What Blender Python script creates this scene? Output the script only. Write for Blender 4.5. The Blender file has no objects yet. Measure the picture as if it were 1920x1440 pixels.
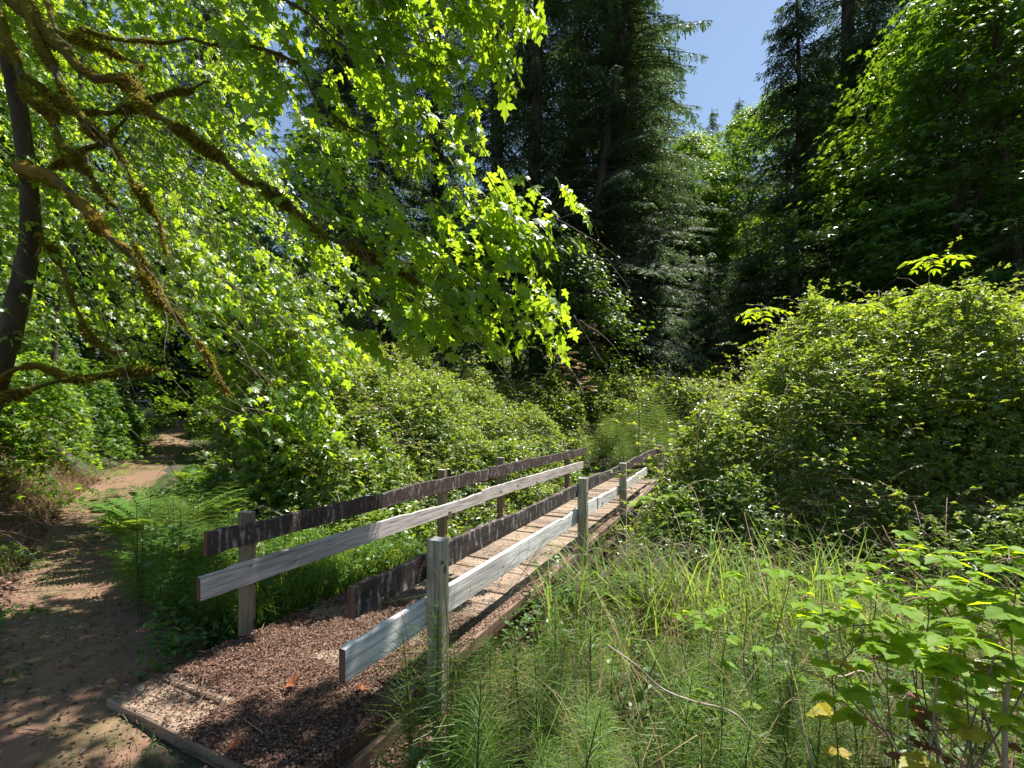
import bpy, math
import numpy as np
from mathutils import Vector
PI = math.pi
sc = bpy.context.scene
C = sc.collection
FPX, YH, EYE = 870.0, 780.0, 1.65

# ---------------------------------------------------------------- camera, sky, sun, exposure
cam = bpy.data.cameras.new('camera'); camo = bpy.data.objects.new('camera', cam); C.objects.link(camo)
camo.location = (0, 0, EYE); camo.rotation_euler = (PI/2, 0, 0)
cam.sensor_width = 36; cam.lens = FPX/1920*36; cam.shift_y = (YH-720)/1920; cam.clip_end = 2000; cam.clip_start = .05
sc.camera = camo
SUN_EL, SUN_AZ = 64.0, 52.0                    # azimuth: degrees to the right of the view direction
w = bpy.data.worlds.new('World'); sc.world = w; w.use_nodes = True
nt = w.node_tree
sky = nt.nodes.new('ShaderNodeTexSky'); sky.sky_type = 'NISHITA'; sky.sun_disc = False
sky.sun_elevation = math.radians(SUN_EL); sky.sun_rotation = math.radians(SUN_AZ)
sky.air_density = 1.0; sky.air_density = 1.3; sky.dust_density = .3; sky.ozone_density = .5
nt.links.new(sky.outputs[0], nt.nodes['Background'].inputs[0]); nt.nodes['Background'].inputs[1].default_value = .062
sun = bpy.data.lights.new('sun', 'SUN'); sun.energy = 5.0; sun.angle = math.radians(.5); sun.color = (1, .95, .86)
suno = bpy.data.objects.new('sun', sun); C.objects.link(suno)
e, a = math.radians(SUN_EL), math.radians(SUN_AZ)
SD = np.array([math.sin(a)*math.cos(e), math.cos(a)*math.cos(e), math.sin(e)])
suno.rotation_euler = Vector(SD).to_track_quat('Z', 'Y').to_euler()
sc.view_settings.view_transform = 'Standard'; sc.view_settings.look = 'None'
sc.view_settings.exposure = 1.28; sc.view_settings.gamma = 1
sc.render.engine = 'CYCLES'
sc.cycles.max_bounces = 7; sc.cycles.diffuse_bounces = 4; sc.cycles.glossy_bounces = 2
sc.cycles.transmission_bounces = 4; sc.cycles.transparent_max_bounces = 4
sc.cycles.use_adaptive_sampling = True; sc.cycles.adaptive_threshold = .012
sc.cycles.use_denoising = True
sc.cycles.caustics_reflective = False; sc.cycles.caustics_refractive = False

# ---------------------------------------------------------------- helpers
SA, CA = .433, .9013                           # bridge direction (sin, cos of 25.7 degrees)
def P(x, y, d): return np.array([(x-960)*d/FPX, d, EYE-(y-YH)*d/FPX])
def UV(u, v, z=0): return np.array([u*SA+v*CA, u*CA-v*SA, z])
def R(s): return np.random.default_rng(s)
def nrm(a): return a/np.maximum(np.linalg.norm(a, axis=-1, keepdims=True), 1e-9)
def sm(x, a, b): t = np.clip((x-a)/(b-a), 0, 1); return t*t*(3-2*t)
def lnoise(x, y, s=1.0, seed=0):               # smooth value noise out of sines
    r = R(1000+seed); o = 0
    for k in range(6):
        f = s*(1.0+.62*k); th = r.uniform(0, 2*PI); o = o+np.sin(x*f*math.cos(th)+y*f*math.sin(th)+r.uniform(0, 6.3))/(1+.45*k)
    return o/2.4

class MB:
    def __init__(s): s.V = []; s.F = []; s.n = 0
    def add(s, V, F, m=0, smooth=False):
        V = np.asarray(V, float).reshape(-1, 3); F = np.asarray(F)
        s.F.append((F+s.n, m, smooth)); s.V.append(V); s.n += len(V); return s
    def build(s, name, mats, parent=None):
        if not isinstance(mats, (list, tuple)): mats = [mats]
        me = bpy.data.meshes.new(name); V = np.concatenate(s.V)
        loops = np.concatenate([f.ravel() for f, _, _ in s.F]).astype(np.int32)
        tot = np.concatenate([np.full(len(f), f.shape[1]) for f, _, _ in s.F]).astype(np.int32)
        st = np.concatenate([[0], np.cumsum(tot)[:-1]]).astype(np.int32)
        me.vertices.add(len(V)); me.vertices.foreach_set('co', V.astype(np.float32).ravel())
        me.loops.add(len(loops)); me.loops.foreach_set('vertex_index', loops)
        me.polygons.add(len(tot)); me.polygons.foreach_set('loop_start', st); me.polygons.foreach_set('loop_total', tot)
        me.polygons.foreach_set('material_index', np.concatenate([np.full(len(f), m) for f, m, _ in s.F]).astype(np.int32))
        me.polygons.foreach_set('use_smooth', np.concatenate([np.full(len(f), q) for f, _, q in s.F]))
        for m in mats: me.materials.append(m)
        me.update(calc_edges=True); me.validate()
        o = bpy.data.objects.new(name, me); C.objects.link(o)
        if parent: o.parent = parent
        return o

def tag(o, label=None, cat=None, group=None, kind=None):
    if label: o['label'] = label
    if cat: o['category'] = cat
    if group: o['group'] = group
    if kind: o['kind'] = kind
    return o
def thing(name, label, cat, loc=(0, 0, 0), rz=0, group=None):
    o = bpy.data.objects.new(name, None); C.objects.link(o); o.location = loc; o.rotation_euler = (0, 0, rz)
    o.empty_display_size = .2
    return tag(o, label, cat, group)
def dup(root, loc, rz, s=1, label=None, group=None):
    r = root.copy(); C.objects.link(r); r.location = loc; r.rotation_euler = (0, 0, rz); r.scale = (s, s, s)
    if label: r['label'] = label
    if group: r['group'] = group
    for ch in list(root.children):
        c = ch.copy(); C.objects.link(c); c.parent = r
        for g in ch.children:
            d = g.copy(); C.objects.link(d); d.parent = c
    return r

def smooth_path(pts, k=4):
    pts = np.asarray(pts, float)
    if len(pts) < 3: return pts
    q = np.vstack([2*pts[0]-pts[1], pts, 2*pts[-1]-pts[-2]]); out = []
    for i in range(1, len(q)-2):
        for t in np.linspace(0, 1, k, endpoint=False):
            a, b, c, d = q[i-1:i+3]
            out.append(.5*((2*b)+(c-a)*t+(2*a-5*b+4*c-d)*t*t+(3*b-a-3*c+d)*t**3))
    out.append(q[-2]); return np.array(out)
def tube(mb, pts, rad, n=6, m=0, jit=0, rng=None, cap=True):
    pts = np.asarray(pts, float); N = len(pts)
    rad = np.interp(np.linspace(0, 1, N), np.linspace(0, 1, len(rad)), rad) if np.ndim(rad) else np.full(N, rad)
    T = nrm(np.gradient(pts, axis=0)); ref = np.array([.3, .2, 1.0]) if abs(T[0][2]) < .9 else np.array([1., .2, 0])
    A = nrm(np.cross(T, ref)); B = np.cross(T, A)
    th = np.arange(n)*2*PI/n
    r = rad[:, None]*np.ones(n)
    if jit: r = r*(1+rng.normal(0, jit, r.shape))
    V = pts[:, None]+r[..., None]*(np.cos(th)[None, :, None]*A[:, None]+np.sin(th)[None, :, None]*B[:, None])
    i = np.arange(N-1)[:, None]*n; j = np.arange(n)[None]; j2 = (j+1) % n
    F = np.stack([i+j, i+j2, i+n+j2, i+n+j], -1).reshape(-1, 4)
    mb.add(V, F, m, True)
    if cap and n <= 8:
        mb.add(V[0], [list(range(n))[::-1]], m); mb.add(V[-1], [list(range(n))], m)
def inst(mb, T, F, pos, X, Y, Z, m=0):          # place a template at pos with axes X, Y, Z (already scaled)
    k = len(T)
    V = pos[:, None]+T[None, :, 0:1]*X[:, None]+T[None, :, 1:2]*Y[:, None]+T[None, :, 2:3]*Z[:, None]
    FF = F[None]+(np.arange(len(pos))*k)[:, None, None]
    mb.add(V, FF.reshape(-1, F.shape[1]), m)
def leaves(mb, TF, pos, size, ydir, up, m=0, rng=None, wid=1.0):
    T, F = TF; Y = nrm(ydir); X = nrm(np.cross(Y, up)); Z = np.cross(X, Y); s = np.asarray(size)[:, None]
    wv = s*wid
    inst(mb, T, F, pos, X*wv, Y*s, Z*s, m)
def fan(half, cx=0, cy=.28, droop=.25, fold=.0):
    L = [(x, y) for x, y in half]; full = L+[(-x, y) for x, y in L[::-1] if x > 1e-6]
    V = [(cx, cy, 0)]+[(x, y, -droop*(x*x+max(0, y-.2)**2)+fold*abs(x)) for x, y in full]
    n = len(full); F = [[0, 1+i, 1+(i+1) % n] for i in range(n)]
    return np.array(V), np.array(F)
MAPLE = fan([(0, 0), (.1, -.1), (.38, -.08), (.3, .05), (.14, .16), (.42, .2), (.6, .42), (.42, .41), (.3, .5), (.12, .44), (.23, .7), (.11, .76), (0, 1.02)], droop=.3)
MAPLE_S = fan([(0, 0), (.38, -.06), (.15, .16), (.58, .42), (.14, .45), (0, 1.0)], droop=.35)
SERR = fan([(0, 0), (.14, .06), (.2, .16), (.3, .2), (.3, .32), (.37, .38), (.33, .48), (.37, .56), (.28, .64), (.27, .74), (.16, .8), (.12, .9), (0, 1.05)], cy=.5, droop=.12, fold=.25)
def leaflets(dirs, w=.3):
    V = []; F = []
    for (ang, L, oy) in dirs:
        c, s = math.cos(ang), math.sin(ang); b = len(V)
        for (x, y, z) in ((0, 0, 0), (w, .5, .1), (0, 1, -.12), (-w, .5, .1)):
            x *= L; y *= L; V.append((x*c+y*s, -x*s+y*c+oy, z*L))
        F += [[b, b+1, b+2], [b, b+2, b+3]]
    return np.array(V), np.array(F)
BRAM = leaflets([(0, .62, .4), (1.25, .52, .32), (-1.25, .52, .32)], .34)
OVAL = leaflets([(0, 1, 0)], .3)
BLADE = (np.array([(-.5, 0, 0), (.5, 0, 0), (0, 1, 0)]), np.array([[0, 1, 2]]))
KITE = (np.array([(0, 0, 0), (.5, .35, 0), (0, 1, 0), (-.5, .35, 0)]), np.array([[0, 1, 2, 3]]))

# ---------------------------------------------------------------- materials
def mat(name): 
    m = bpy.data.materials.new(name); m.use_nodes = True; n = m.node_tree
    return m, n, n.nodes['Principled BSDF'], n.nodes['Material Output']
def N(nt_, typ, **kw):
    n = nt_.nodes.new(typ)
    for k, v in kw.items(): setattr(n, k, v)
    return n
def ramp(nt_, fac, stops):
    r = N(nt_, 'ShaderNodeValToRGB'); cr = r.color_ramp
    while len(cr.elements) < len(stops): cr.elements.new(.5)
    for el, (p, c) in zip(cr.elements, stops): el.position = p; el.color = (*c, 1)
    nt_.links.new(fac, r.inputs[0]); return r.outputs[0]
def leaf_mat(name, cols, trans, tw=.5, rough=.42, spec=.5):
    m, n, p, out = mat(name); g = N(n, 'ShaderNodeNewGeometry')
    k = len(cols); st = [(i/(k-1) if k > 1 else 0, c) for i, c in enumerate(cols)]
    col = ramp(n, g.outputs['Random Per Island'], st)
    n.links.new(col, p.inputs['Base Color']); p.inputs['Roughness'].default_value = rough
    p.inputs['Specular IOR Level'].default_value = spec
    t = N(n, 'ShaderNodeBsdfTranslucent')
    mx = N(n, 'ShaderNodeMix', data_type='RGBA', blend_type='MULTIPLY'); mx.inputs[0].default_value = 1
    # transmission colour varies with the leaf
    tc = ramp(n, g.outputs['Random Per Island'], [(0, tuple(c*.6 for c in trans)), (1, tuple(min(1, c*1.15) for c in trans))])
    n.links.new(tc, t.inputs[0])
    s = N(n, 'ShaderNodeMixShader'); s.inputs[0].default_value = tw
    n.links.new(p.outputs[0], s.inputs[1]); n.links.new(t.outputs[0], s.inputs[2]); n.links.new(s.outputs[0], out.inputs[0])
    n.nodes.remove(mx)
    return m
M = {}
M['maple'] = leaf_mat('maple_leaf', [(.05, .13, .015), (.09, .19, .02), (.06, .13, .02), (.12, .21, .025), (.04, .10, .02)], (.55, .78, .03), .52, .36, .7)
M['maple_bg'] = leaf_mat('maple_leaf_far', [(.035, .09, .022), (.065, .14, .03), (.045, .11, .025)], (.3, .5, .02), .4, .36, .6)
M['shrub'] = leaf_mat('shrub_leaf', [(.035, .10, .02), (.06, .15, .025), (.12, .2, .025)], (.3, .5, .03), .4)
M['bram'] = leaf_mat('bramble_leaf', [(.045, .095, .025), (.08, .15, .035), (.06, .12, .03), (.12, .18, .045), (.14, .14, .05)], (.35, .52, .05), .36, .36, .8)
M['bramy'] = leaf_mat('bramble_leaf_yellow_green', [(.07, .14, .025), (.11, .19, .03), (.15, .21, .03), (.2, .2, .04)], (.55, .68, .04), .42, .38, .7)  # yellower green leaves, mixed at random among the bramble leaves
M['cane_leaf'] = leaf_mat('cane_leaf', [(.12, .23, .02), (.16, .28, .03), (.2, .3, .03)], (.6, .8, .02), .5, .55, .2)
M['fir'] = leaf_mat('fir_needles', [(.04, .085, .042), (.065, .12, .055), (.095, .15, .07), (.10, .115, .065)], (.16, .26, .07), .25, .62, .22)
M['horse'] = leaf_mat('horsetail_green', [(.05, .12, .02), (.09, .17, .028), (.14, .21, .04)], (.4, .55, .05), .36, .5, .35)
M['grass'] = leaf_mat('grass_blade', [(.06, .14, .02), (.12, .23, .03), (.15, .25, .035), (.25, .23, .09)], (.42, .6, .05), .42, .6, .2)
M['weed'] = leaf_mat('weed_leaf', [(.04, .11, .02), (.08, .17, .03)], (.2, .36, .03), .35)
M['fern'] = leaf_mat('fern_green', [(.06, .14, .025), (.10, .19, .03)], (.35, .5, .04), .42, .65, .2)
M['drygrass'] = leaf_mat('dry_grass', [(.22, .15, .08), (.33, .24, .14), (.16, .11, .06), (.28, .17, .09)], (.3, .2, .1), .2, .7, .2)
M['litter'] = leaf_mat('leaf_litter', [(.05, .026, .018), (.14, .075, .05), (.23, .135, .095), (.08, .04, .028), (.36, .25, .19)], (.2, .1, .05), .1, .75, .25)
M['orange'] = leaf_mat('dead_leaf_orange', [(.3, .09, .03), (.4, .15, .06)], (.4, .12, .03), .3, .6, .3)
M['yellow'] = leaf_mat('yellowing_leaf', [(.42, .36, .04), (.3, .3, .05), (.4, .25, .05)], (.8, .7, .06), .5, .5, .3)
M['moss'] = leaf_mat('moss', [(.10, .10, .012), (.17, .16, .02), (.30, .19, .035), (.08, .09, .012)], (.42, .36, .03), .35, .8, .1)
M['rust'] = leaf_mat('withered_leaf', [(.18, .08, .04), (.24, .12, .06), (.10, .05, .03)], (.35, .12, .04), .3, .7, .2)

def noise_mat(name, stops, scale=4, detail=6, rough=.85, bump=.3, stretch=(1, 1, 1), rough_n=.6, coord='Object', bscale=None):
    m, n, p, out = mat(name); tc = N(n, 'ShaderNodeTexCoord'); mp = N(n, 'ShaderNodeMapping'); mp.inputs['Scale'].default_value = stretch
    n.links.new(tc.outputs[coord], mp.inputs[0])
    t = N(n, 'ShaderNodeTexNoise'); t.inputs['Scale'].default_value = scale; t.inputs['Detail'].default_value = detail; t.inputs['Roughness'].default_value = rough_n
    n.links.new(mp.outputs[0], t.inputs[0])
    n.links.new(ramp(n, t.outputs[0], stops), p.inputs['Base Color']); p.inputs['Roughness'].default_value = rough
    if bump:
        t2 = N(n, 'ShaderNodeTexNoise'); t2.inputs['Scale'].default_value = bscale or scale*4; t2.inputs['Detail'].default_value = 8
        n.links.new(mp.outputs[0], t2.inputs[0])
        b = N(n, 'ShaderNodeBump'); b.inputs['Strength'].default_value = bump; b.inputs['Distance'].default_value = .03
        n.links.new(t2.outputs[0], b.inputs['Height']); n.links.new(b.outputs[0], p.inputs['Normal'])
    return m
M['soil'] = noise_mat('forest_soil', [(.3, (.025, .022, .012)), (.55, (.05, .045, .022)), (.75, (.045, .06, .02))], 2.2, 8, .95, .6)
M['path'] = noise_mat('path_dirt', [(.25, (.09, .048, .03)), (.45, (.20, .112, .074)), (.6, (.12, .09, .04)), (.8, (.33, .21, .15))], 3.0, 10, .95, .8, bscale=30)
M['bark'] = noise_mat('bark', [(.3, (.03, .022, .016)), (.6, (.08, .06, .045)), (.8, (.13, .11, .09))], 6, 8, .9, .8, (1, 1, .25))
M['firbark'] = noise_mat('fir_bark', [(.3, (.035, .028, .025)), (.6, (.075, .062, .055)), (.8, (.14, .125, .115))], 5, 8, .9, .8, (1, 1, .2))
M['twig'] = noise_mat('twig', [(.3, (.07, .05, .03)), (.7, (.15, .11, .07))], 10, 3, .8, 0)
M['deadtwig'] = noise_mat('dead_cane', [(.3, (.2, .14, .11)), (.7, (.46, .38, .33))], 6, 3, .7, 0)
M['redcane'] = noise_mat('red_cane', [(.3, (.14, .07, .05)), (.7, (.28, .17, .13))], 6, 3, .6, 0)
M['hstem'] = noise_mat('horsetail_stem', [(.3, (.02, .04, .015)), (.7, (.05, .08, .025))], 20, 2, .6, 0)
M['water'] = noise_mat('creek_water', [(0, (.01, .012, .01)), (1, (.02, .022, .018))], 2, 2, .08, .2)

def wood(name, base, grain_axis, dark=(.03, .02, .015), patch=None, patch_lo=.55, patch_hi=.62, knots=True, rough=.8, gs=1.0, cont=1.0, vary=False):
    m, n, p, out = mat(name); L = n.links; tc = N(n, 'ShaderNodeTexCoord')
    def mp(s): q = N(n, 'ShaderNodeMapping'); q.inputs['Scale'].default_value = s; L.new(tc.outputs['Object'], q.inputs[0]); return q.outputs[0]
    st = [60, 60, 60]; st[grain_axis] = 3.2
    g = N(n, 'ShaderNodeTexNoise'); g.inputs['Scale'].default_value = gs; g.inputs['Detail'].default_value = 5; g.inputs['Distortion'].default_value = .4; L.new(mp(st), g.inputs[0])
    lo = tuple(c*(1-.55*cont) for c in base); hi = tuple(min(1, c*1.25) for c in base)
    col = ramp(n, g.outputs[0], [(.32, lo), (.5, base), (.68, hi)])
    big = N(n, 'ShaderNodeTexNoise'); big.inputs['Scale'].default_value = 1.3; big.inputs['Detail'].default_value = 5; s2 = [3, 3, 3]; s2[grain_axis] = 1; L.new(mp(s2), big.inputs[0])
    mx = N(n, 'ShaderNodeMix', data_type='RGBA', blend_type='MULTIPLY'); mx.inputs[0].default_value = .8
    L.new(col, mx.inputs[6]); L.new(ramp(n, big.outputs[0], [(.3, (.55, .52, .5)), (.6, (1, 1, 1))]), mx.inputs[7]); col = mx.outputs[2]
    if patch:
        pt = N(n, 'ShaderNodeTexNoise'); pt.inputs['Scale'].default_value = 1; pt.inputs['Detail'].default_value = 9; pt.inputs['Roughness'].default_value = .75
        s3 = [30, 30, 30]; s3[2] = 7; L.new(mp(s3), pt.inputs[0])
        f = ramp(n, pt.outputs[0], [(patch_lo, (0, 0, 0)), (patch_hi, (1, 1, 1))])
        fm = N(n, 'ShaderNodeMath', operation='MULTIPLY'); fm.inputs[1].default_value = .75; L.new(f, fm.inputs[0]); m2 = N(n, 'ShaderNodeMix', data_type='RGBA'); L.new(fm.outputs[0], m2.inputs[0]); L.new(col, m2.inputs[6]); m2.inputs[7].default_value = (*patch, 1); col = m2.outputs[2]
    if knots:
        vo = N(n, 'ShaderNodeTexVoronoi'); vo.inputs['Scale'].default_value = 1; s4 = [7, 7, 7]; s4[grain_axis] = 3.2; L.new(mp(s4), vo.inputs[0])
        f = ramp(n, vo.outputs['Distance'], [(.10, (1, 1, 1)), (.15, (0, 0, 0))])
        m3 = N(n, 'ShaderNodeMix', data_type='RGBA'); L.new(f, m3.inputs[0]); L.new(col, m3.inputs[6]); m3.inputs[7].default_value = (*dark, 1); col = m3.outputs[2]
    if vary:
        ge = N(n, 'ShaderNodeNewGeometry'); m5 = N(n, 'ShaderNodeMix', data_type='RGBA', blend_type='MULTIPLY'); m5.inputs[0].default_value = 1
        L.new(col, m5.inputs[6]); L.new(ramp(n, ge.outputs['Random Per Island'], [(0, (.62, .6, .58)), (.5, (.95, .93, .9)), (1, (1.15, 1.1, 1.02))]), m5.inputs[7]); col = m5.outputs[2]
    L.new(col, p.inputs['Base Color']); p.inputs['Roughness'].default_value = rough
    b = N(n, 'ShaderNodeBump'); b.inputs['Strength'].default_value = .5; b.inputs['Distance'].default_value = .006; L.new(g.outputs[0], b.inputs['Height']); L.new(b.outputs[0], p.inputs['Normal'])
    return m
M['rail_dark'] = wood('dark_weathered_board', (.045, .028, .025), 0, patch=(.42, .39, .39), patch_lo=.53, patch_hi=.64, knots=False)
M['rail_pale'] = wood('silver_weathered_board', (.68, .66, .65), 0, dark=(.06, .035, .025), cont=.8)
M['rail_greybrown'] = wood('grey_brown_board', (.46, .435, .42), 0, dark=(.05, .03, .02), cont=.9)
M['post_green'] = wood('lichened_post', (.38, .35, .26), 2, dark=(.04, .03, .02), patch=(.2, .13, .07), patch_lo=.6, patch_hi=.7)
M['post_tan'] = wood('tan_post', (.26, .19, .12), 2)
M['deckwood'] = wood('deck_planks', (.27, .205, .155), 1, dark=(.06, .04, .03), patch=(.40, .31, .25), patch_lo=.58, patch_hi=.68, cont=.9, vary=True)
M['beam'] = wood('old_beam', (.22, .14, .1), 0, patch=(.42, .36, .3), patch_lo=.58, patch_hi=.66)
M['endgrain'] = wood('cut_end', (.13, .065, .04), 2, knots=False)
M['carpaint'] = noise_mat('silver_paint', [(0, (.42, .43, .45)), (1, (.5, .51, .53))], 2, 2, .3, 0)
M['carglass'] = noise_mat('car_glass', [(0, (.02, .022, .03)), (1, (.03, .03, .04))], 2, 2, .08, 0)
M['carred'] = noise_mat('tail_lamp_red', [(0, (.5, .03, .02)), (1, (.6, .05, .02))], 2, 2, .2, 0)
M['rubber'] = noise_mat('rubber', [(0, (.02, .02, .02)), (1, (.03, .03, .03))], 5, 2, .8, 0)
M['chrome'] = noise_mat('bumper_metal', [(0, (.5, .5, .52)), (1, (.6, .6, .62))], 5, 2, .25, 0); M['chrome'].node_tree.nodes['Principled BSDF'].inputs['Metallic'].default_value = .8

# ---------------------------------------------------------------- terrain
CREEK = np.array([(-30, 40), (-14, 27), (-7.5, 15.5), (-2.8, 9.8), (.7, 7.2), (4.2, 5.5), (9, 4.3), (16, 3), (40, -2)], float)
PATH = np.array([(1.0, -6), (-.6, -2), (-2.0, 1.2), (-3.1, 3.2), (-4.6, 4.9), (-6.3, 6.9), (-7.95, 8.9), (-9.55, 11.2), (-11.35, 14), (-14.5, 19), (-17.6, 24), (-22, 32), (-30, 44)], float)
PZ = np.array([-.05, -.05, -.06, -.08, -.08, -.05, -.05, -.04, -.02, .15, .55, 1.3, 2.6])
def pdist(x, y, poly, z=None):
    best = np.full(np.shape(x), 1e9); side = np.zeros(np.shape(x)); zz = np.zeros(np.shape(x))
    for i in range(len(poly)-1):
        ax, ay = poly[i]; bx, by = poly[i+1]; dx, dy = bx-ax, by-ay
        t = np.clip(((x-ax)*dx+(y-ay)*dy)/(dx*dx+dy*dy), 0, 1)
        d = np.hypot(x-ax-t*dx, y-ay-t*dy); s = (dx*(y-ay)-dy*(x-ax))
        k = d < best; best = np.where(k, d, best); side = np.where(k, np.sign(s), side)
        if z is not None: zz = np.where(k, z[i]*(1-t)+z[i+1]*t, zz)
    return best, side, zz
def G(x, y):
    x = np.asarray(x, float); y = np.asarray(y, float)
    dp, sp, zp = pdist(x, y, PATH, PZ)
    dc, _, _ = pdist(x, y, CREEK)
    base = -.10+.05*lnoise(x, y, .9, 1)
    back = .16*np.maximum(0, y-20)+.20*np.maximum(0, y-32)+.22*np.maximum(0, x-16)+.05*np.maximum(0, -y-6)
    base = base+back+.35*lnoise(x, y, .25, 2)*sm(y, 13, 25)
    ravine = -1.25*(1-sm(dc, .5, 2.9))
    base = base+ravine*(1-.0*x)
    left = (sp > 0)
    bank = 1.5*sm(dp, .55, 2.3)+.28*np.maximum(0, dp-2.2)+.14*lnoise(x, y, 2.2, 4)*sm(dp, .5, 1.3)
    bank = bank*(1-1.0*sm(y, 12.5, 18)); bank = bank*sm(y, 4.6, 6.6)+.15*sm(dp, 1, 3)*(1-sm(y, 4.6, 6.6))
    z_left = zp+bank+.25*np.maximum(0, dp-12)*0
    k = np.where(left, 1.0, 1-sm(dp, .55, 1.6))
    z = base*(1-k)+z_left*k
    # flat earth beneath the near end of the bridge
    u = x*SA+y*CA; v = x*CA-y*SA
    return z-.10*(1-sm(np.abs(v+2.55), .9, 1.5))*sm(u, 1.45, 1.7)*(1-sm(u, 3, 4))+.9*sm(u, 12.8, 16.5)*(1-sm(np.abs(v+2.2), 2.5, 5))
def grid(name, xs, ys, zf, m):
    X, Y = np.meshgrid(xs, ys); Z = zf(X, Y); n = len(xs); k = len(ys)
    i = np.arange(k-1)[:, None]*n+np.arange(n-1)[None]
    F = np.stack([i, i+1, i+n+1, i+n], -1).reshape(-1, 4)
    return MB().add(np.stack([X, Y, Z], -1), F, 0, True).build(name, m)
def axis(lo, hi, a, b, fine, coarse):
    return np.unique(np.round(np.concatenate([np.arange(lo, a, coarse), np.arange(a, b, fine), np.arange(b, hi+.01, coarse)]), 4))
def ax2(lo, hi, a, b):
    l = -np.geomspace(1, a-lo+1, 34)[::-1]+1+a; r = np.geomspace(1, hi-b+1, 34)-1+b
    return np.concatenate([l[:-1], np.arange(a, b, .12), r])
g = grid('ground', ax2(-400, 400, -14, 13), ax2(-300, 500, -3, 20), G, M['soil']); tag(g, kind='structure')
# path sheet follows the ground
def strip(name, poly, zs, half, m, lift, rng):
    pts = smooth_path(np.column_stack([poly, zs]), 12); T = nrm(np.gradient(pts[:, :2], axis=0)); Nn = np.column_stack([T[:, 1], -T[:, 0]])
    t = np.linspace(-1, 1, 13); wl = half+.18*lnoise(np.arange(len(pts))*.5, 0*pts[:, 0], 1, 8)
    V = pts[:, None, :2]+Nn[:, None]*(t[None, :, None]*wl[:, None, None])
    Z = G(V[..., 0], V[..., 1])+lift*(1-np.abs(t)**6)[None]-.01*(np.abs(t)**6)[None]
    n = 13; i = np.arange(len(pts)-1)[:, None]*n+np.arange(n-1)[None]
    return MB().add(np.dstack([V, Z]), np.stack([i, i+n, i+n+1, i+1], -1).reshape(-1, 4)[:, ::-1], 0, True).build(name, m)
tag(strip('path', PATH, PZ, .8, M['path'], .02, R(1)), kind='structure')
cw = smooth_path(np.column_stack([CREEK, np.zeros(len(CREEK))]), 8)[:, :2]
Tn = nrm(np.gradient(cw, axis=0)); Nn = np.column_stack([Tn[:, 1], -Tn[:, 0]])
V = np.stack([cw-Nn*.7, cw+Nn*.7], 1); zc = G(cw[:, 0], cw[:, 1])+.09
V = np.dstack([V, np.stack([zc, zc], 1)]); i = np.arange(len(cw)-1)*2
tag(MB().add(V, np.stack([i, i+2, i+3, i+1], -1)[:, ::-1], 0, True).build('creek_water', M['water']), kind='structure')

# ---------------------------------------------------------------- footbridge (local x along the bridge, y to its left)
BR = thing('wooden_footbridge', 'weathered wooden footbridge with two board rails on each side crossing the creek', 'footbridge', (0, 0, 0), math.atan2(CA, SA))
rb = R(7)
def board(mb, x0, x1, y, th, z0, z1, h, seed=0, rag=.004, ends=1, slope=None):
    r = R(seed); n = max(4, int((x1-x0)/.06)); xs = np.linspace(x0, x1, n); zc = np.linspace(z0, z1, n)
    jt = np.cumsum(r.normal(0, rag, n)); jt -= np.linspace(jt[0], jt[-1], n); jt = np.clip(jt, -.02, .012); jb = r.normal(0, .0015, n)
    top = zc+jt; bot = zc-h+jb; yy = y+.006*np.sin(xs*1.3+seed)
    e = .004
    ring = [(yy-th/2, bot+e), (yy-th/2+e, bot), (yy+th/2-e, bot), (yy+th/2, bot+e), (yy+th/2, top-e), (yy+th/2-e, top), (yy-th/2+e, top), (yy-th/2, top-e)]
    V = np.stack([np.stack([xs, a, b], -1) for a, b in ring], 1); k = 8
    i = np.arange(n-1)[:, None]*k; j = np.arange(k)[None]; j2 = (j+1) % k
    mb.add(V, np.stack([i+j, i+j2, i+k+j2, i+k+j], -1).reshape(-1, 4)[:, ::-1], 0)
    mb.add(V[0], [list(range(k))], ends); mb.add(V[-1], [list(range(k))[::-1]], ends)
def post(name, u, v, z0, z1, wu, wv, m, seed, tilt=(0, 0)):
    r = R(seed); n = 24; zs = np.linspace(z0, z1, n); mb = MB(); e = .006; rings = []
    for z in zs:
        s = 1+r.normal(0, .006); cx = u+tilt[0]*(z-z0); cy = -v+tilt[1]*(z-z0); a, b = wu/2*s, wv/2*s
        rings.append([(cx-a, cy-b+e, z), (cx-a+e, cy-b, z), (cx+a-e, cy-b, z), (cx+a, cy-b+e, z), (cx+a, cy+b-e, z), (cx+a-e, cy+b, z), (cx-a+e, cy+b, z), (cx-a, cy+b-e, z)])
    V = np.array(rings); k = 8; i = np.arange(n-1)[:, None]*k; j = np.arange(k)[None]; j2 = (j+1) % k
    mb.add(V, np.stack([i+j, i+j2, i+k+j2, i+k+j], -1).reshape(-1, 4), 0)
    top = V[-1].copy(); top[:, 2] += r.normal(0, .002, k); c = top.mean(0)+[0, 0, .006]
    mb.add(np.vstack([top, c]), [[q, (q+1) % k, k] for q in range(k)], 1)
    return mb.build(name, [m, M['rail_greybrown']], BR)
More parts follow.
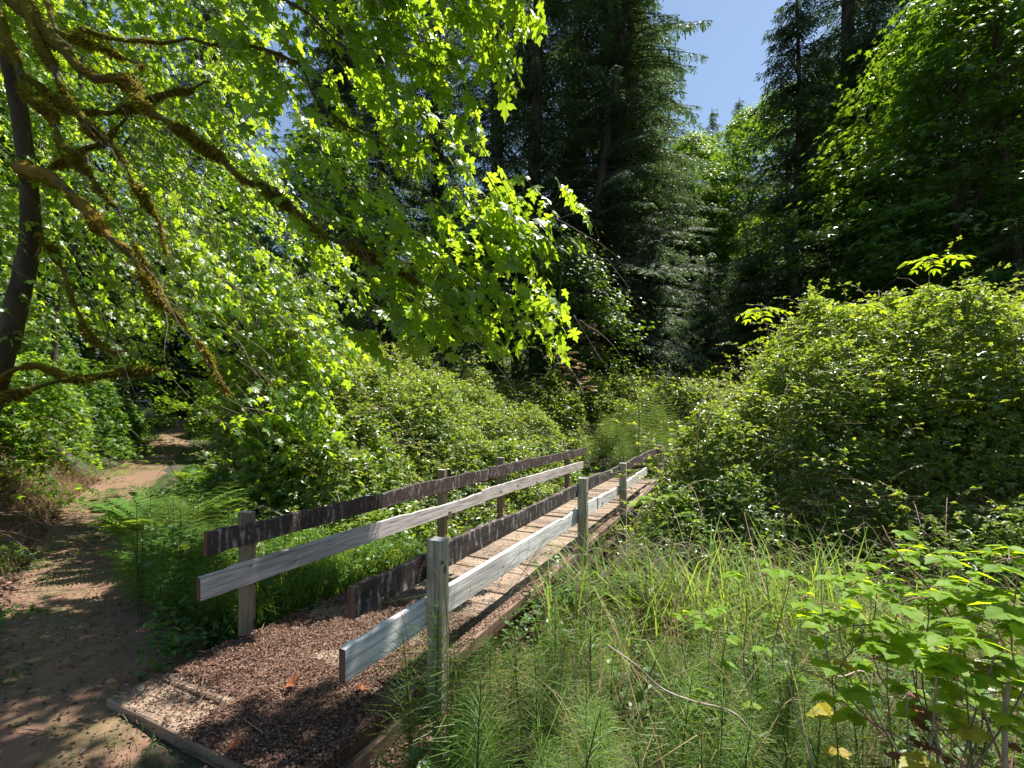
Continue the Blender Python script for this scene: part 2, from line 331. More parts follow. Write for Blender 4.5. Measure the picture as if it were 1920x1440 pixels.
# deck
mb = MB(); x = 1.42; k = 0
while x < 13.2:
    wd = .28+rb.normal(0, .012); 
    if k == 0: wd = .27
    y0 = 3.26+rb.normal(0, .02)+(.05 if k == 0 else 0); y1 = 1.76+rb.normal(0, .012); z = rb.normal(0, .006); tilt = rb.normal(0, .005)
    e = .006; g_ = .017+abs(rb.normal(0, .007)); a, b = x, x+wd-g_; n = 10; ys = np.linspace(y1, y0, n)
    prof = [(a, -.07), (b, -.07), (b, -e), (b-e, 0), (a+e, 0), (a, -e)]
    V = np.array([[(px_, yy, pz_+z+(tilt if px_ > (a+b)/2 else -tilt)+.002*math.sin(yy*5+k)) for px_, pz_ in prof] for yy in ys])
    q = 6; i = np.arange(n-1)[:, None]*q; j = np.arange(q)[None]; j2 = (j+1) % q
    mb.add(V, np.stack([i+j, i+j2, i+q+j2, i+q+j], -1).reshape(-1, 4)[:, ::-1], 0)
    mb.add(V[0], [list(range(q))], 1); mb.add(V[-1], [list(range(q))[::-1]], 1)
    x += wd; k += 1
mb.build('deck', [M['deckwood'], M['endgrain']], BR)
for yb, s in ((1.80, 3), (2.5, 4), (3.2, 5)):
    mb = MB(); board(mb, 1.5, 13.1, yb, .15, -.078, -.078, .26, s, .003); mb.build('stringer', [M['beam'], M['endgrain']], BR)
mb = MB(); board(mb, 2.5, 13.0, 1.73, .10, .045, .045, .09, 31, .006); mb.build('curb_beam', [M['beam'], M['endgrain']], BR)
# right posts and rails
for i, (u, zt, t) in enumerate([(2.40, .885, (0, 0)), (5.45, .895, (.004, 0)), (7.72, .87, (0, .004)), (11.9, .93, (0, 0))]):
    post('post', u, -1.665, -.75, zt, .085, .112, M['post_green'], 40+i, t)
for i, (u, zt) in enumerate([(2.36, .905), (5.03, .955), (6.70, .975), (10.0, .87)]):
    post('post', u, -3.42, -.6, zt, .075, .112, M['post_tan'], 50+i, (.002, .003))
def rail(u0, u1, v, z0, z1, h, m, seed, rag=.004):
    mb = MB(); board(mb, u0, u1, -v, .042, z0, z1, h, seed, rag); return mb.build('rail_board', [m, M['endgrain']], BR)
rail(1.755, 6.35, -1.742, .79, .845, .163, M['rail_dark'], 61)
rail(6.37, 11.95, -1.742, .835, .865, .16, M['rail_dark'], 62)
rail(1.70, 6.33, -1.742, .50, .51, .165, M['rail_pale'], 63, .009)
rail(6.36, 10.4, -1.742, .505, .53, .16, M['rail_pale'], 64)
rail(1.99, 6.1, -3.335, .842, .862, .166, M['rail_dark'], 65)
rail(6.1, 11.2, -3.332, .89, .875, .175, M['rail_dark'], 66)
rail(1.95, 5.9, -3.335, .535, .545, .163, M['rail_greybrown'], 67, .006)
rail(5.9, 10.9, -3.332, .565, .55, .17, M['rail_greybrown'], 68)
for u, zt in [(2.36, .76), (5.45, .72)]:                       # rusty bolts through the near right posts
    mb = MB(); tube(mb, [(u, 1.611, zt), (u, 1.597, zt)], .011, 6); mb.build('bolt', M['endgrain'], BR)

# ---------------------------------------------------------------- leaf litter and dead leaves
def litter(name, n, fu, seed, size=(.02, .05), label=None, m='litter', ztop=None):
    r = R(seed); p = fu(r, n); n = len(p)
    Y = nrm(np.column_stack([r.normal(0, 1, n), r.normal(0, 1, n), r.normal(0, .35, n)]))
    up = np.column_stack([r.normal(0, .45, n), r.normal(0, .45, n), np.ones(n)])
    mb = MB(); leaves(mb, OVAL, p, r.uniform(*size, n), Y, up, 0, r, 1.2)
    return mb, name
def lit_deck(r, n):
    u = np.abs(r.normal(0, 1, n))*1.15+1.42; v = r.uniform(-3.3, -1.72, n)
    k = r.random(n) < np.where(u < 3.3, 1, .25); far = r.random(n) < .18
    u = np.where(far, r.uniform(3, 12, n), u); e = r.random(n)
    v = np.where(far, np.where(e < .5, -1.80+np.abs(r.normal(0, .06, n)), np.where(e < .7, -3.2+np.abs(r.normal(0, .1, n)), r.normal(-2.5, .3, n))), v)
    bare = (u < 1.75) & (v < -2.6) & (r.random(n) < .86)
    bare |= (lnoise(u, v, 4.0, 9) > .45) & (u > 1.9) & (r.random(n) < .8)
    k &= ~bare; u, v = u[k], np.clip(v[k], -3.27, -1.74); h = .02*np.maximum(0, lnoise(u, v, 6, 3)+.6)*(u < 3.6)
    p = np.column_stack([u*SA+v*CA, u*CA-v*SA, .008+r.random(len(u))*(.008+h)])
    ub = 2.5+np.abs(r.normal(0, 3, 2600)); vb = r.uniform(-1.775, -1.69, 2600); k = ub < 12.5; ub, vb = ub[k], vb[k]
    return np.vstack([p, np.column_stack([ub*SA+vb*CA, ub*CA-vb*SA, np.full(len(ub), .054)+.012*r.random(len(ub))])])
mb, _ = litter('leaf_litter', 80000, lit_deck, 11, (.007, .023))
r = R(12); n = 260; u = 1.5+np.abs(r.normal(0, 1.3, n)); v = r.uniform(-3.2, -1.8, n); p = UV(u, v, .02).T if False else np.column_stack([u*SA+v*CA, u*CA-v*SA, .02+r.random(n)*.02])
th = r.uniform(0, PI, n); Y = np.column_stack([np.cos(th), np.sin(th), r.normal(0, .1, n)]); leaves(mb, KITE, p, r.uniform(.08, .3, n), Y, np.tile([0, 0, 1.], (n, 1)), 0, r, .03)
tag(mb.build('leaf_litter', M['litter']), 'brown dead leaf litter strewn over the near deck planks', 'leaf litter', kind='stuff')
def lit_path(r, n):
    x = r.uniform(-8, 1, n); y = r.uniform(1.2, 11, n); d, s, z = pdist(x, y, PATH, PZ); k = (d < 1.8) & (r.random(n) < np.exp(-y/7)) & (lnoise(x, y, 2.5, 77) > -.5)
    x, y = x[k], y[k]; return np.column_stack([x, y, G(x, y)+.035])
mb, _ = litter('path_litter', 60000, lit_path, 13, (.01, .035))
r = R(16); n = 420; x = r.uniform(-7, 0, n); y = r.uniform(1.3, 9, n); k = pdist(x, y, PATH)[0] < 1.1; x, y = x[k], y[k]; n = len(x); th = r.uniform(0, PI, n)
leaves(mb, KITE, np.column_stack([x, y, G(x, y)+.04]), r.uniform(.05, .28, n), np.column_stack([np.cos(th), np.sin(th), 0*th]), np.tile([0, 0, 1.], (n, 1)), 0, r, .04)
tag(mb.build('path_litter', M['litter']), 'small dry leaves scattered on the dirt path', 'leaf litter', kind='stuff')
def lit_side(r, n):
    u = r.uniform(1.0, 6, n); v = -1.72+np.abs(r.normal(0, .3, n)); x = u*SA+v*CA; y = u*CA-v*SA
    return np.column_stack([x, y, G(x, y)+.01+.02*r.random(n)])
mb, _ = litter('side_litter', 16000, lit_side, 15, (.012, .04))
tag(mb.build('side_litter', M['litter']), 'dark leaf litter on the ground along the bridge beam', 'leaf litter', kind='stuff')
def lit_bank(r, n):
    x = r.uniform(-11, -3, n); y = r.uniform(4, 12, n); d, s_, z = pdist(x, y, PATH, PZ); k = (s_ > 0) & (d > .45) & (d < 3); x, y = x[k], y[k]
    return np.column_stack([x, y, G(x, y)+.02+.03*r.random(len(x))])
mb, _ = litter('bank_litter', 60000, lit_bank, 14, (.03, .07))
tag(mb.build('bank_litter', M['litter']), 'brown fallen leaves covering the earth bank left of the path', 'leaf litter', kind='stuff')
for i, (px_, py_, s, lb) in enumerate([(540, 1283, .10, 'curled orange maple leaf on the litter below the near broken rail'), (765, 1104, .09, 'orange dead leaf on the deck behind the near dark rail'),
                                       (682, 1290, .07, 'small orange leaf beside the torn end of the pale lower rail'), (430, 1400, .08, 'rust brown maple leaf lying on the first deck planks')]):
    d = FPX*(EYE-.04)/(py_-YH); p = P(px_, py_, d); r = R(70+i); mb = MB()
    leaves(mb, fan([(0, 0), (.1, -.1), (.38, -.08), (.3, .05), (.14, .16), (.42, .2), (.6, .42), (.42, .41), (.3, .5), (.12, .44), (.23, .7), (.11, .76), (0, 1.02)], droop=-1.1), np.zeros((1, 3)), [s], np.array([[math.cos(i*2.1), math.sin(i*2.1), .1]]), np.array([[.2, -.3, 1.]]))
    o = mb.build('dead_leaf', M['orange']); o.location = p; tag(o, lb, 'dead leaf', 'orange leaves on the bridge')

# ---------------------------------------------------------------- thickets: leaves on the shell of a mound
def thicket(name, label, poly, Hf, n, size, mats, seed, TF=BRAM, depth=.28, canes=120, cat='bramble thicket', upb=1.0, caneh=.35, rough=1.0, shoots=0, dome=1.5):
    """poly: world x,y outline; Hf(x,y): top height above z=0; leaves crowd the top shell."""
    r = R(seed); poly = np.asarray(poly, float); lo, hi = poly.min(0), poly.max(0)
    def inside(x, y):
        c = np.zeros(len(x), bool); j = len(poly)-1
        for i in range(len(poly)):
            xi, yi = poly[i]; xj, yj = poly[j]
            c ^= ((yi > y) != (yj > y)) & (x < (xj-xi)*(y-yi)/((yj-yi) or 1e-9)+xi); j = i
        return c
    def edge(x, y): return pdist(x, y, np.vstack([poly, poly[:1]]))[0]
    def top(x, y):
        d = edge(x, y); h = Hf(x, y); g0 = G(x, y)
        return g0+(h-g0)*np.sqrt(np.clip(1-(1-np.clip(d/dome, 0, 1))**2, 0, 1))+rough*(.62*lnoise(x, y, 1.5, seed)+.3*lnoise(x, y, 3.9, seed+1)+.10*lnoise(x, y, 8, seed+2))*np.clip(d/.6, 0, 1)
    P_ = []; Nr = []; tot = 0
    while tot < n:
        x = r.uniform(lo[0], hi[0], 40000); y = r.uniform(lo[1], hi[1], 40000); k = inside(x, y); x, y = x[k], y[k]
        e = .12; z = top(x, y); gx = (top(x+e, y)-z)/e; gy = (top(x, y+e)-z)/e; s = np.sqrt(1+gx*gx+gy*gy)
        k = r.random(len(x)) < np.minimum(s, 5)/5; x, y, z, gx, gy = x[k], y[k], z[k], gx[k], gy[k]
        nn = nrm(np.column_stack([-gx, -gy, np.ones(len(x))])); p = np.column_stack([x, y, z])-nn*np.abs(r.exponential(depth, len(x)))[:, None]+nn*.05
        p[:, 2] = np.maximum(p[:, 2], G(p[:, 0], p[:, 1])+.03)
        P_.append(p); Nr.append(nn); tot += len(x)
    p = np.concatenate(P_)[:n]; nn = np.concatenate(Nr)[:n]
    # sprays: clump the leaves a little so dark holes open between them
    cl = lnoise(p[:, 0]*1.3, p[:, 1]*1.3+p[:, 2]*1.7, 3.2, seed+5); cl2 = lnoise(p[:, 0]*1.2+p[:, 2], p[:, 1]*1.3-p[:, 2]*.8, 8, seed+6); k = (cl+.6*cl2 > -.25) | (r.random(len(p)) < .25); p, nn = p[k], nn[k]; n = len(p)
    Y = nrm(nn*.5+np.column_stack([r.normal(0, 1, n), r.normal(0, 1, n), r.normal(-.25, .4, n)]))
    up = nrm(nn*.4+np.array([0, 0, upb])+r.normal(0, .45, (n, 3)))
    sz = r.uniform(*size, n)
    root = thing(name, label, cat, (0, 0, 0)); c0 = poly.mean(0); root.location = (c0[0], c0[1], float(G(c0[0], c0[1]))); off = np.array(root.location)
    mb = MB(); mi = (r.random(n) < .4) if len(mats) > 1 else np.zeros(n, bool)
    for q, mk in enumerate((~mi, mi)):
        if mk.any(): leaves(mb, TF, p[mk]-off, sz[mk], Y[mk], up[mk], q)
    if shoots:
        sp = []; sy = []; su = []; ss = []; ci = len(mats)
        for i in range(shoots):
            j = r.integers(n); a = p[j]; d = nrm(nn[j]*.8+r.normal(0, .6, 3)+[0, 0, .45]); L = r.uniform(.25, 1.35)**1.5
            q = smooth_path([a-d*.2, a+d*L*.5, a+d*L*np.array([1, 1, .75])-[0, 0, .1*L]], 4); tube(mb, q-off, [.004, .002], 3, ci, cap=False)
            for t in np.arange(.1, 1.01, .09/L*1.1):
                b = np.array([np.interp(t, np.linspace(0, 1, len(q)), q[:, c]) for c in range(3)])
                sp.append(b); sy.append(nrm(d*.5+r.normal(0, .8, 3)*[1, 1, .4])); su.append(nrm(r.normal(0, .4, 3)+[0, 0, 1])); ss.append(r.uniform(*size)*(1.1-.4*t))
        leaves(mb, TF, np.array(sp)-off, np.array(ss), np.array(sy), np.array(su), len(mats)-1)
    if canes:
        for i in range(canes):
            j = r.integers(n); a = p[j]; d = nrm(np.array([r.normal(0, 1), r.normal(0, 1), .2])); L = r.uniform(.5, 1.4)
            pts = [a-d*L*.5-[0, 0, .5*L], a-d*.1*L-[0, 0, .05], a+d*L*.4+[0, 0, caneh*L*r.random()], a+d*L*.8-[0, 0, .15*L*r.random()]]
            tube(mb, smooth_path(np.array(pts)-off, 3), [.006, .003], 3, len(mats)+(r.random() > .6), cap=False)
    mb.build('foliage', [M[q] for q in mats]+[M['redcane'], M['deadtwig']], root)
    return root
def uvpoly(L): return [tuple(UV(u, v)[:2]) for u, v in L]
def Hc(x, y):
    u = x*SA+y*CA; v = x*CA-y*SA; t = -(v+3.75)
    return .2+np.maximum(2.75*sm(t, -.5, 4.6), 2.6*sm(u, 12.3, 15))+.25*lnoise(x, y, .8, 21)
thicket('bramble_thicket', 'tall blackberry thicket behind the left bridge rail', uvpoly([(3.7, -3.7), (12.0, -3.7), (13.6, -4.2), (17, -4.8), (16.5, -8), (13.5, -11.5), (8, -11), (4.8, -8)]), Hc, 115000, (.06, .15), ['bram', 'bramy'], 101, canes=260, shoots=900, dome=1.2)
def Hr(x, y):
    u = x*SA+y*CA; v = x*CA-y*SA
    return 1.9+1.5*sm(v, -1.3, 2.2)-.5*sm(x, 7, 13)+.28*lnoise(x, y, .9, 22)
thicket('bramble_thicket', 'broad sunlit blackberry thicket right of the bridge', [(1.75, 6.7), (2.7, 5.9), (5.0, 5.5), (7.5, 5.0), (10.5, 4.5), (15, 4.0), (16, 9), (13, 13), (8, 14), (5.0, 13.5), (4.2, 11.2), (3.0, 9.2)], Hr, 200000, (.055, .135), ['bram', 'bramy'], 102, canes=500, shoots=1500, dome=2.7)
def Hb(x, y): return 2.75+.3*lnoise(x, y, .8, 23)
thicket('bramble_thicket', 'pale low brambles closing the far end of the bridge', [(2.6, 15.5), (5.5, 14.2), (8.5, 15), (9, 19), (4, 20.5), (.5, 19.5), (0, 17)], Hb, 30000, (.08, .15), ['bram', 'bramy'], 103, canes=80, shoots=300)
def Hs(x, y): return .65+.3*lnoise(x, y, 1.2, 24)
thicket('bramble_thicket', 'small brambles under the far right rail beside the grass', [(1.3, 5.9), (2.1, 7.4), (3.8, 6.9), (4.0, 5.7), (2.6, 5.2)], Hs, 9000, (.06, .11), ['bram'], 104, canes=60)
# left of the bridge: leafy slope between the path ferns and the rail
def Hl(x, y): return .55+.5*sm(y, 5, 9)+.3*lnoise(x, y, 1.1, 25)
thicket('leafy_shrub', 'low bright green shrubs between the ferns and the left rail', [(-3.2, 5.0), (-2.3, 5.5), (-1.2, 7.2), (-2.0, 9.5), (-5, 11), (-6.6, 9.5), (-5.2, 7.2)], Hl, 17000, (.07, .14), ['maple', 'shrub'], 105, MAPLE_S, canes=40, cat='shrub')
def Hv(x, y): return 2.15+.3*lnoise(x, y, 1.1, 26)
def bush(label, cx, cy, rx, ry, h, n, seed, mats=('shrub',), size=(.08, .15), cat='shrub', name='vine_maple_shrub', TF=MAPLE_S):
    th = np.linspace(0, 2*PI, 14, endpoint=False); r = R(seed); rr = 1+r.normal(0, .1, 14)
    gz = float(G(cx, cy))
    return thicket(name, label, np.column_stack([cx+rx*rr*np.cos(th), cy+ry*rr*np.sin(th)]), lambda x, y: gz+h+.2*lnoise(x, y, 1.3, seed), n, size, list(mats), seed, TF, .3, 25, cat)
thicket('bramble_thicket', 'low shaded brambles at the foot of the right thicket', [(1.3, 5.7), (3, 4.9), (6, 4.5), (10, 3.9), (14, 3.4), (14, 4.6), (10, 5.4), (6, 6.0), (3, 6.5), (1.9, 7.2)], lambda x, y: .35+.35*lnoise(x, y, 1.6, 27), 34000, (.05, .11), ['bram', 'grass'], 106, canes=260, shoots=260, dome=.5)
bush('yellowish green maple shrub on the bank at the near side of the path bend', -11.7, 11.2, 1.35, 1.2, 2.2, 9000, 111, ('shrub', 'maple'), (.07, .13))
bush('dark green maple shrub on the bank at the path bend', -13.6, 13.9, 1.6, 1.4, 2.5, 11000, 119, size=(.09, .16))
bush('rounded maple shrub overhanging the shaded path', -15.5, 17.2, 1.5, 1.5, 2.5, 9000, 117, size=(.1, .18))
bush('maple shrub hiding the side of the parked car', -18.7, 21.5, 1.45, 1.5, 2.4, 9000, 118, size=(.12, .2))
bush('yellow green shrub on top of the dry bank at the left edge', -9.4, 7.6, 1.6, 1.0, 1.0, 7000, 112, ('shrub', 'maple'))
bush('shaded shrub right at the left foot of the dry bank', -6.1, 5.1, .6, .55, .55, 3000, 113, ('shrub', 'grass'), (.04, .08), TF=OVAL)
bush('bright maple shrub hanging over the fern hollow', -6.5, 13.2, 2.2, 1.8, 2.2, 12000, 114, ('maple', 'shrub'))
bush('green shrub growing beyond the parked car', -27.5, 38, 7, 3, 4.5, 22000, 115, ('shrub', 'maple'), (.2, .35))
bush('sunlit shrub on the right edge of the path near the parked car', -15.5, 25.5, 2.2, 2.0, 2.2, 9000, 116, ('shrub', 'maple'), (.12, .22))

# ---------------------------------------------------------------- trees
def foliage_sprays(r, cen, outd, nl, rad, size, Tmb, TF, m=0, sag=.25):
    """cen: spray centres, outd: outward directions; flat drooping fans of leaves"""
    n = len(cen); k = nl
    c = np.repeat(cen, k, 0); o = np.repeat(nrm(outd*[1, 1, .25]), k, 0); N_ = n*k
    side = nrm(np.cross(o, [0, 0, 1.])); a = r.normal(0, .45, N_)*np.repeat(rad, k); b = r.normal(0, .5, N_)*np.repeat(rad, k)
    p = c+o*a[:, None]+side*b[:, None]; p[:, 2] += -sag*(a/np.repeat(rad, k)+.3)*np.repeat(rad, k)+r.normal(0, .12, N_)
    Y = nrm(o*.7+side*r.normal(0, .7, N_)[:, None]+np.column_stack([r.normal(0, .2, N_), r.normal(0, .2, N_), r.normal(-.35, .25, N_)]))
    up = nrm(np.array([0, 0, 1.])+o*.35+r.normal(0, .33, (N_, 3)))
    leaves(Tmb, TF, p, r.uniform(size[0], size[1], N_), Y, up, m)
def broadleaf(name, label, H, rad, z0, seed, n_spray=330, nl=42, size=(.14, .26), mt='maple_bg', trunk_r=.17, lean=(0, 0), TF=MAPLE_S):
    r = R(seed); root = thing(name, label, 'tree')
    tm = MB(); pts = np.array([[lean[0]*t+.25*math.sin(3*t+seed), lean[1]*t+.2*math.sin(2.3*t), H*.85*t] for t in np.linspace(0, 1, 7)]); pts[0, :2] = 0
    path = smooth_path(pts, 3); tube(tm, np.vstack([[0, 0, -.5], path]), [trunk_r*1.5, trunk_r, trunk_r*.7, .03], 9, 0, .05, r)
    cen = []; out = []
    while len(cen) < n_spray:
        t = r.uniform(0, 1); z = z0+(H-z0)*t; prof = math.sin(PI*min(1, (t*.86+.14)))**.6
        R_ = rad*prof*math.sqrt(r.uniform(.18, 1)); th = r.uniform(0, 2*PI); R_ *= 1+.28*math.sin(3*th+seed+z*.6)+.12*math.sin(7*th+z)
        q = path[min(len(path)-1, int(z/(H*.85)*(len(path)-1)))]
        cen.append([q[0]+R_*math.cos(th), q[1]+R_*math.sin(th), z]); out.append([math.cos(th), math.sin(th), .3])
    cen = np.array(cen); out = np.array(out)
    for i in r.choice(len(cen), 34, replace=False):
        c = cen[i]; j = max(1, int((c[2]-rad*.5)/(H*.85)*(len(path)-1))); j = min(max(j, 1), len(path)-2); a = path[j]
        tube(tm, smooth_path([a, a*.45+c*.55+[0, 0, .35], c], 3), [trunk_r*.38, .015], 5, 0, cap=False)
    tm.build('trunk', M['bark'], root)
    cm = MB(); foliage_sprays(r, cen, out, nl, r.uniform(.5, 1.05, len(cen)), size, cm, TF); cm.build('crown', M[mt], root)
    return root
def conifer(name, label, H, rad, z0, seed, step=.46, nb=6, trunk_r=.24, droop=.35, dead=12, lean=(0, 0), dens=1.0):
    r = R(seed); root = thing(name, label, 'tree'); tm = MB()
    ax = lambda z: np.array([lean[0]*z/H+.10*math.sin(z*.4+seed), lean[1]*z/H, z])
    path = np.array([ax(z) for z in np.linspace(-.5, H, 26)]); tube(tm, path, [trunk_r*1.25, trunk_r, trunk_r*.75, trunk_r*.45, .02], 10, 0, .03, r)
    pos = []; Yd = []; Up = []; S = []
    z = z0
    while z < H-.3:
        f = 1-(z-z0)/(H-z0); L0 = rad*f**.75+.25
        for b in range(nb if f > .12 else 3):
            th = r.uniform(0, 2*PI); L = L0*r.uniform(.55, 1.12); d = np.array([math.cos(th), math.sin(th), 0]); sd = np.array([-d[1], d[0], 0])
            t = np.linspace(0, 1, 9)[:, None]; el = (.18-.1*f); a = ax(z+r.normal(0, .1))
            c = a+d*L*t+np.array([0, 0, 1.])*(el*L*t-droop*L*t**2+.12*L*t**4)
            tube(tm, c, [max(.012, .02*L*.5+.01), .005], 4, 0, cap=False)
            ns = max(3, int(L/.13*dens)); sb = np.repeat(np.linspace(.1, 1, ns), 2); sg = np.tile([-1., 1.], ns); sb = np.clip(sb+r.normal(0, .015, 2*ns), .05, 1)
            q = np.stack([np.interp(sb, t[:, 0], c[:, j]) for j in range(3)], -1)
            tl = (.16+.20*L**.6*(1.05-sb))*r.uniform(.6, 1.25, 2*ns); up0 = r.uniform(.25, .75)
            td = nrm(d*.55+sd*(sg*.75)[:, None]+np.array([0, 0, -1.])*up0+r.normal(0, .14, (2*ns, 3)))
            m = 6; fr = np.tile(np.linspace(.12, 1, m), 2*ns); Q = np.repeat(q, m, 0); TD = np.repeat(td, m, 0); TL = np.repeat(tl, m)
            Q = Q+TD*(TL*fr)[:, None]+np.array([0, 0, -1.])*(TL*.35*fr*fr)[:, None]; alt = np.tile(np.array([1., -1.]*(m//2)), 2*ns)
            cr = nrm(np.cross(TD, [0, 0, 1.]))
            pos.append(Q); Yd.append(nrm(TD+cr*(alt*.75)[:, None]+np.array([0, 0, -.25])+r.normal(0, .12, Q.shape))); S.append(r.uniform(.10, .20, len(Q)))
            Up.append(nrm(np.array([0, 0, 1.])+d*.25+r.normal(0, .3, Q.shape)))
        z += step*r.uniform(.7, 1.3)*(.6+.5*f)
    for i in range(dead):
        zz = r.uniform(1.0, max(1.2, z0+3)); th = r.uniform(0, 2*PI); L = r.uniform(.4, 1.3); a = ax(zz)
        tube(tm, [a, a+np.array([math.cos(th)*L, math.sin(th)*L, r.normal(-.1, .15)])], [.014, .004], 3, 0, cap=False)
    tm.build('trunk', M['firbark'], root)
    cm = MB(); leaves(cm, KITE, np.concatenate(pos), np.concatenate(S), np.concatenate(Yd), np.concatenate(Up), 0, None, .34); cm.build('crown', M['fir'], root)
    return root
def at(px_, d, dz=0): x = (px_-960)*d/FPX; return (x, d, float(G(x, d))+dz)

firA = conifer('douglas_fir', 'tall dark fir with a thick trunk left of the leaning fir', 31, 4.6, 5.0, 201, trunk_r=.40); firA.location = at(1005, 26); firA.scale = (1.12,)*3
firB = conifer('douglas_fir', 'leaning fir with drooping branches and a bare slender trunk at centre', 31, 5.9, 1.6, 202, trunk_r=.23, lean=(3.6, 0), droop=.5, dens=1.1); firB.location = at(1075, 25); firB.scale = (1.22,)*3
spr = conifer('spruce', 'narrow grey green spruce in front of the dark hollow', 21, 3.6, .6, 203, nb=7, trunk_r=.19, droop=.3, dens=1.0, dead=30); spr.location = at(1494, 24); spr.scale = (1.2,)*3
firs = conifer('fir', 'small fir at the foot of the leaning fir above the brambles', 9, 2.6, .4, 204, nb=7, trunk_r=.1, droop=.4); firs.location = at(1225, 22); firs.scale = (1.15,)*3
k = 0
for (src, px_, d, s, rz, lb) in [
    (spr, 1335, 46, 1.12, 1.0, 'small distant conifer with its pointed top against the sky'),
    (spr, 1385, 52, 1.2, 2.0, 'farthest conifer tip beside the sky gap'),
    (firA, 930, 30, 1.25, 2.5, 'dark fir behind the maple shoots left of centre'),
    (firA, 1150, 29, 1.25, 1.2, 'dark fir behind the leaning fir'),
    (firB, 1250, 33, 1.05, 3.6, 'shaded fir deep in the hollow behind the small fir'),
    (firs, 1330, 24, 1.0, .6, 'small dark fir in the hollow left of the spruce'),
    (firA, 1590, 27, 1.25, 4.1, 'tall dark fir behind the right shoulder of the spruce'),
    (firs, 1400, 27, 1.2, 2.2, 'small dark fir deeper in the hollow beside the spruce'),
    (firA, 1740, 30, 1.3, 5.2, 'fir on the slope behind the big right maple'),
    (spr, 1640, 24, 1.1, 2.6, 'dark conifer above the big right maple'),
    (firA, 1850, 27, 1.3, 2.9, 'dark fir rising at the right edge of the picture'),
    (firA, 720, 34, 1.0, .9, 'fir half hidden behind the overhanging maple'),
    (firB, 640, 38, 1.1, 5.0, 'fir glimpsed through the maple canopy'),
    (firA, 820, 40, 1.55, 2.0, 'tall fir far behind the thick fir'),
    (firA, 640, 42, 1.5, 5.0, 'tall fir far behind the maple crown'),
    (firB, 420, 36, 1.4, 2.4, 'fir far behind the path bend'),
    (firA, 1080, 38, 1.5, .4, 'fir on the far slope behind the leaning fir'),
    (firB, 1200, 42, 1.25, 1.4, 'fir on the far slope left of the sky gap'),
    (firA, 60, 30, 1.3, 4.4, 'fir high on the left bank'),
    (firA, 2150, 24, 1, 1.9, 'fir outside the right edge of the thicket'),
    (firA, 300, 38, 1, 3.3, 'distant fir behind the parked car'),
]:
    dup(src, at(px_, d), rz, s, lb, 'conifers of the wood')

bA = broadleaf('bigleaf_maple', 'large maple with sunlit upper leaves at the upper right', 19, 5.2, 1.2, 301, 520, 44, lean=(1, 0)); bA.location = at(1880, 20); bA.scale = (1.15,)*3
bB = broadleaf('bigleaf_maple', 'maple with layered dark sprays left of the large right maple', 15, 4.0, 1.0, 302, 360, 44); bB.location = at(1790, 17.5); bB.scale = (1.2,)*3
bC = broadleaf('maple', 'slender maple with glossy shoots in front of the thick fir', 9.5, 2.5, .8, 303, 230, 40, (.12, .2)); bC.location = at(960, 20); bC.scale = (1.15,)*3
bD = broadleaf('alder', 'yellow green broadleaf tree on the far slope below the sky gap', 20, 5, 2, 304, 420, 46, (.16, .3), 'shrub'); bD.location = at(1300, 38)
for (src, px_, d, s, rz, lb) in [
    (bA, 1960, 15, .9, 2.0, 'maple crowding the right edge of the picture'),
    (bA, 2200, 19, 1.0, 3.0, 'maple beyond the right edge'),
    (bD, 1400, 42, 1.1, 2.2, 'broadleaf tree on the slope right of the sky gap'),
    (bD, 1240, 44, 1.0, 3.9, 'broadleaf tree on the slope left of the sky gap'),
    (bD, 1480, 36, 1.15, 5.2, 'tall broadleaf tree behind the spruce'),
    (bA, 1640, 26, 1.15, 1.3, 'shaded maple behind the spruce'),
    (bD, 1300, 46, 1.05, .9, 'broadleaf tree filling the slope below the sky gap'),
    (bD, 1180, 36, .9, 4.9, 'broadleaf tree behind the leaning fir'),
    (bC, 1065, 19, .9, 2.6, 'short glossy maple beside the leaning trunk'),
    (bC, 840, 20, 1.15, 4.0, 'glossy maple left of the thick fir'),
    (bC, 1640, 19, .9, .4, 'understorey maple right of the spruce foot'),
    (bB, 620, 22, 1.0, 1.2, 'maple in the wood behind the overhanging branches'),
    (bB, 40, 17, .8, 2.2, 'maple over the bend of the path'),
    (bA, 150, 19, .9, .7, 'maple on the bank left of the path bend'),
    (bB, -120, 14, 1.0, 4.4, 'maple on the bank at the left edge'),
    (bD, 250, 44, .9, 2.7, 'broadleaf tree beyond the parked car'), (bC, 215, 37, 1.2, .7, 'young maple behind the parked car'), (bC, 330, 36, 1.1, 3.7, 'young maple at the far end of the path'),
    (bD, 480, 36, .9, 3.2, 'broadleaf tree far down the path'),
    (bD, 120, 34, 1.0, 1.1, 'broadleaf tree far behind the bank'),
    (bD, 780, 42, 1.0, .2, 'broadleaf tree far behind the centre thicket'),
    (bA, -500, 15, 1, 1.1, 'maple up the bank outside the left edge'),
]:
    dup(src, at(px_, d), rz, s, lb, 'broadleaf trees of the wood')

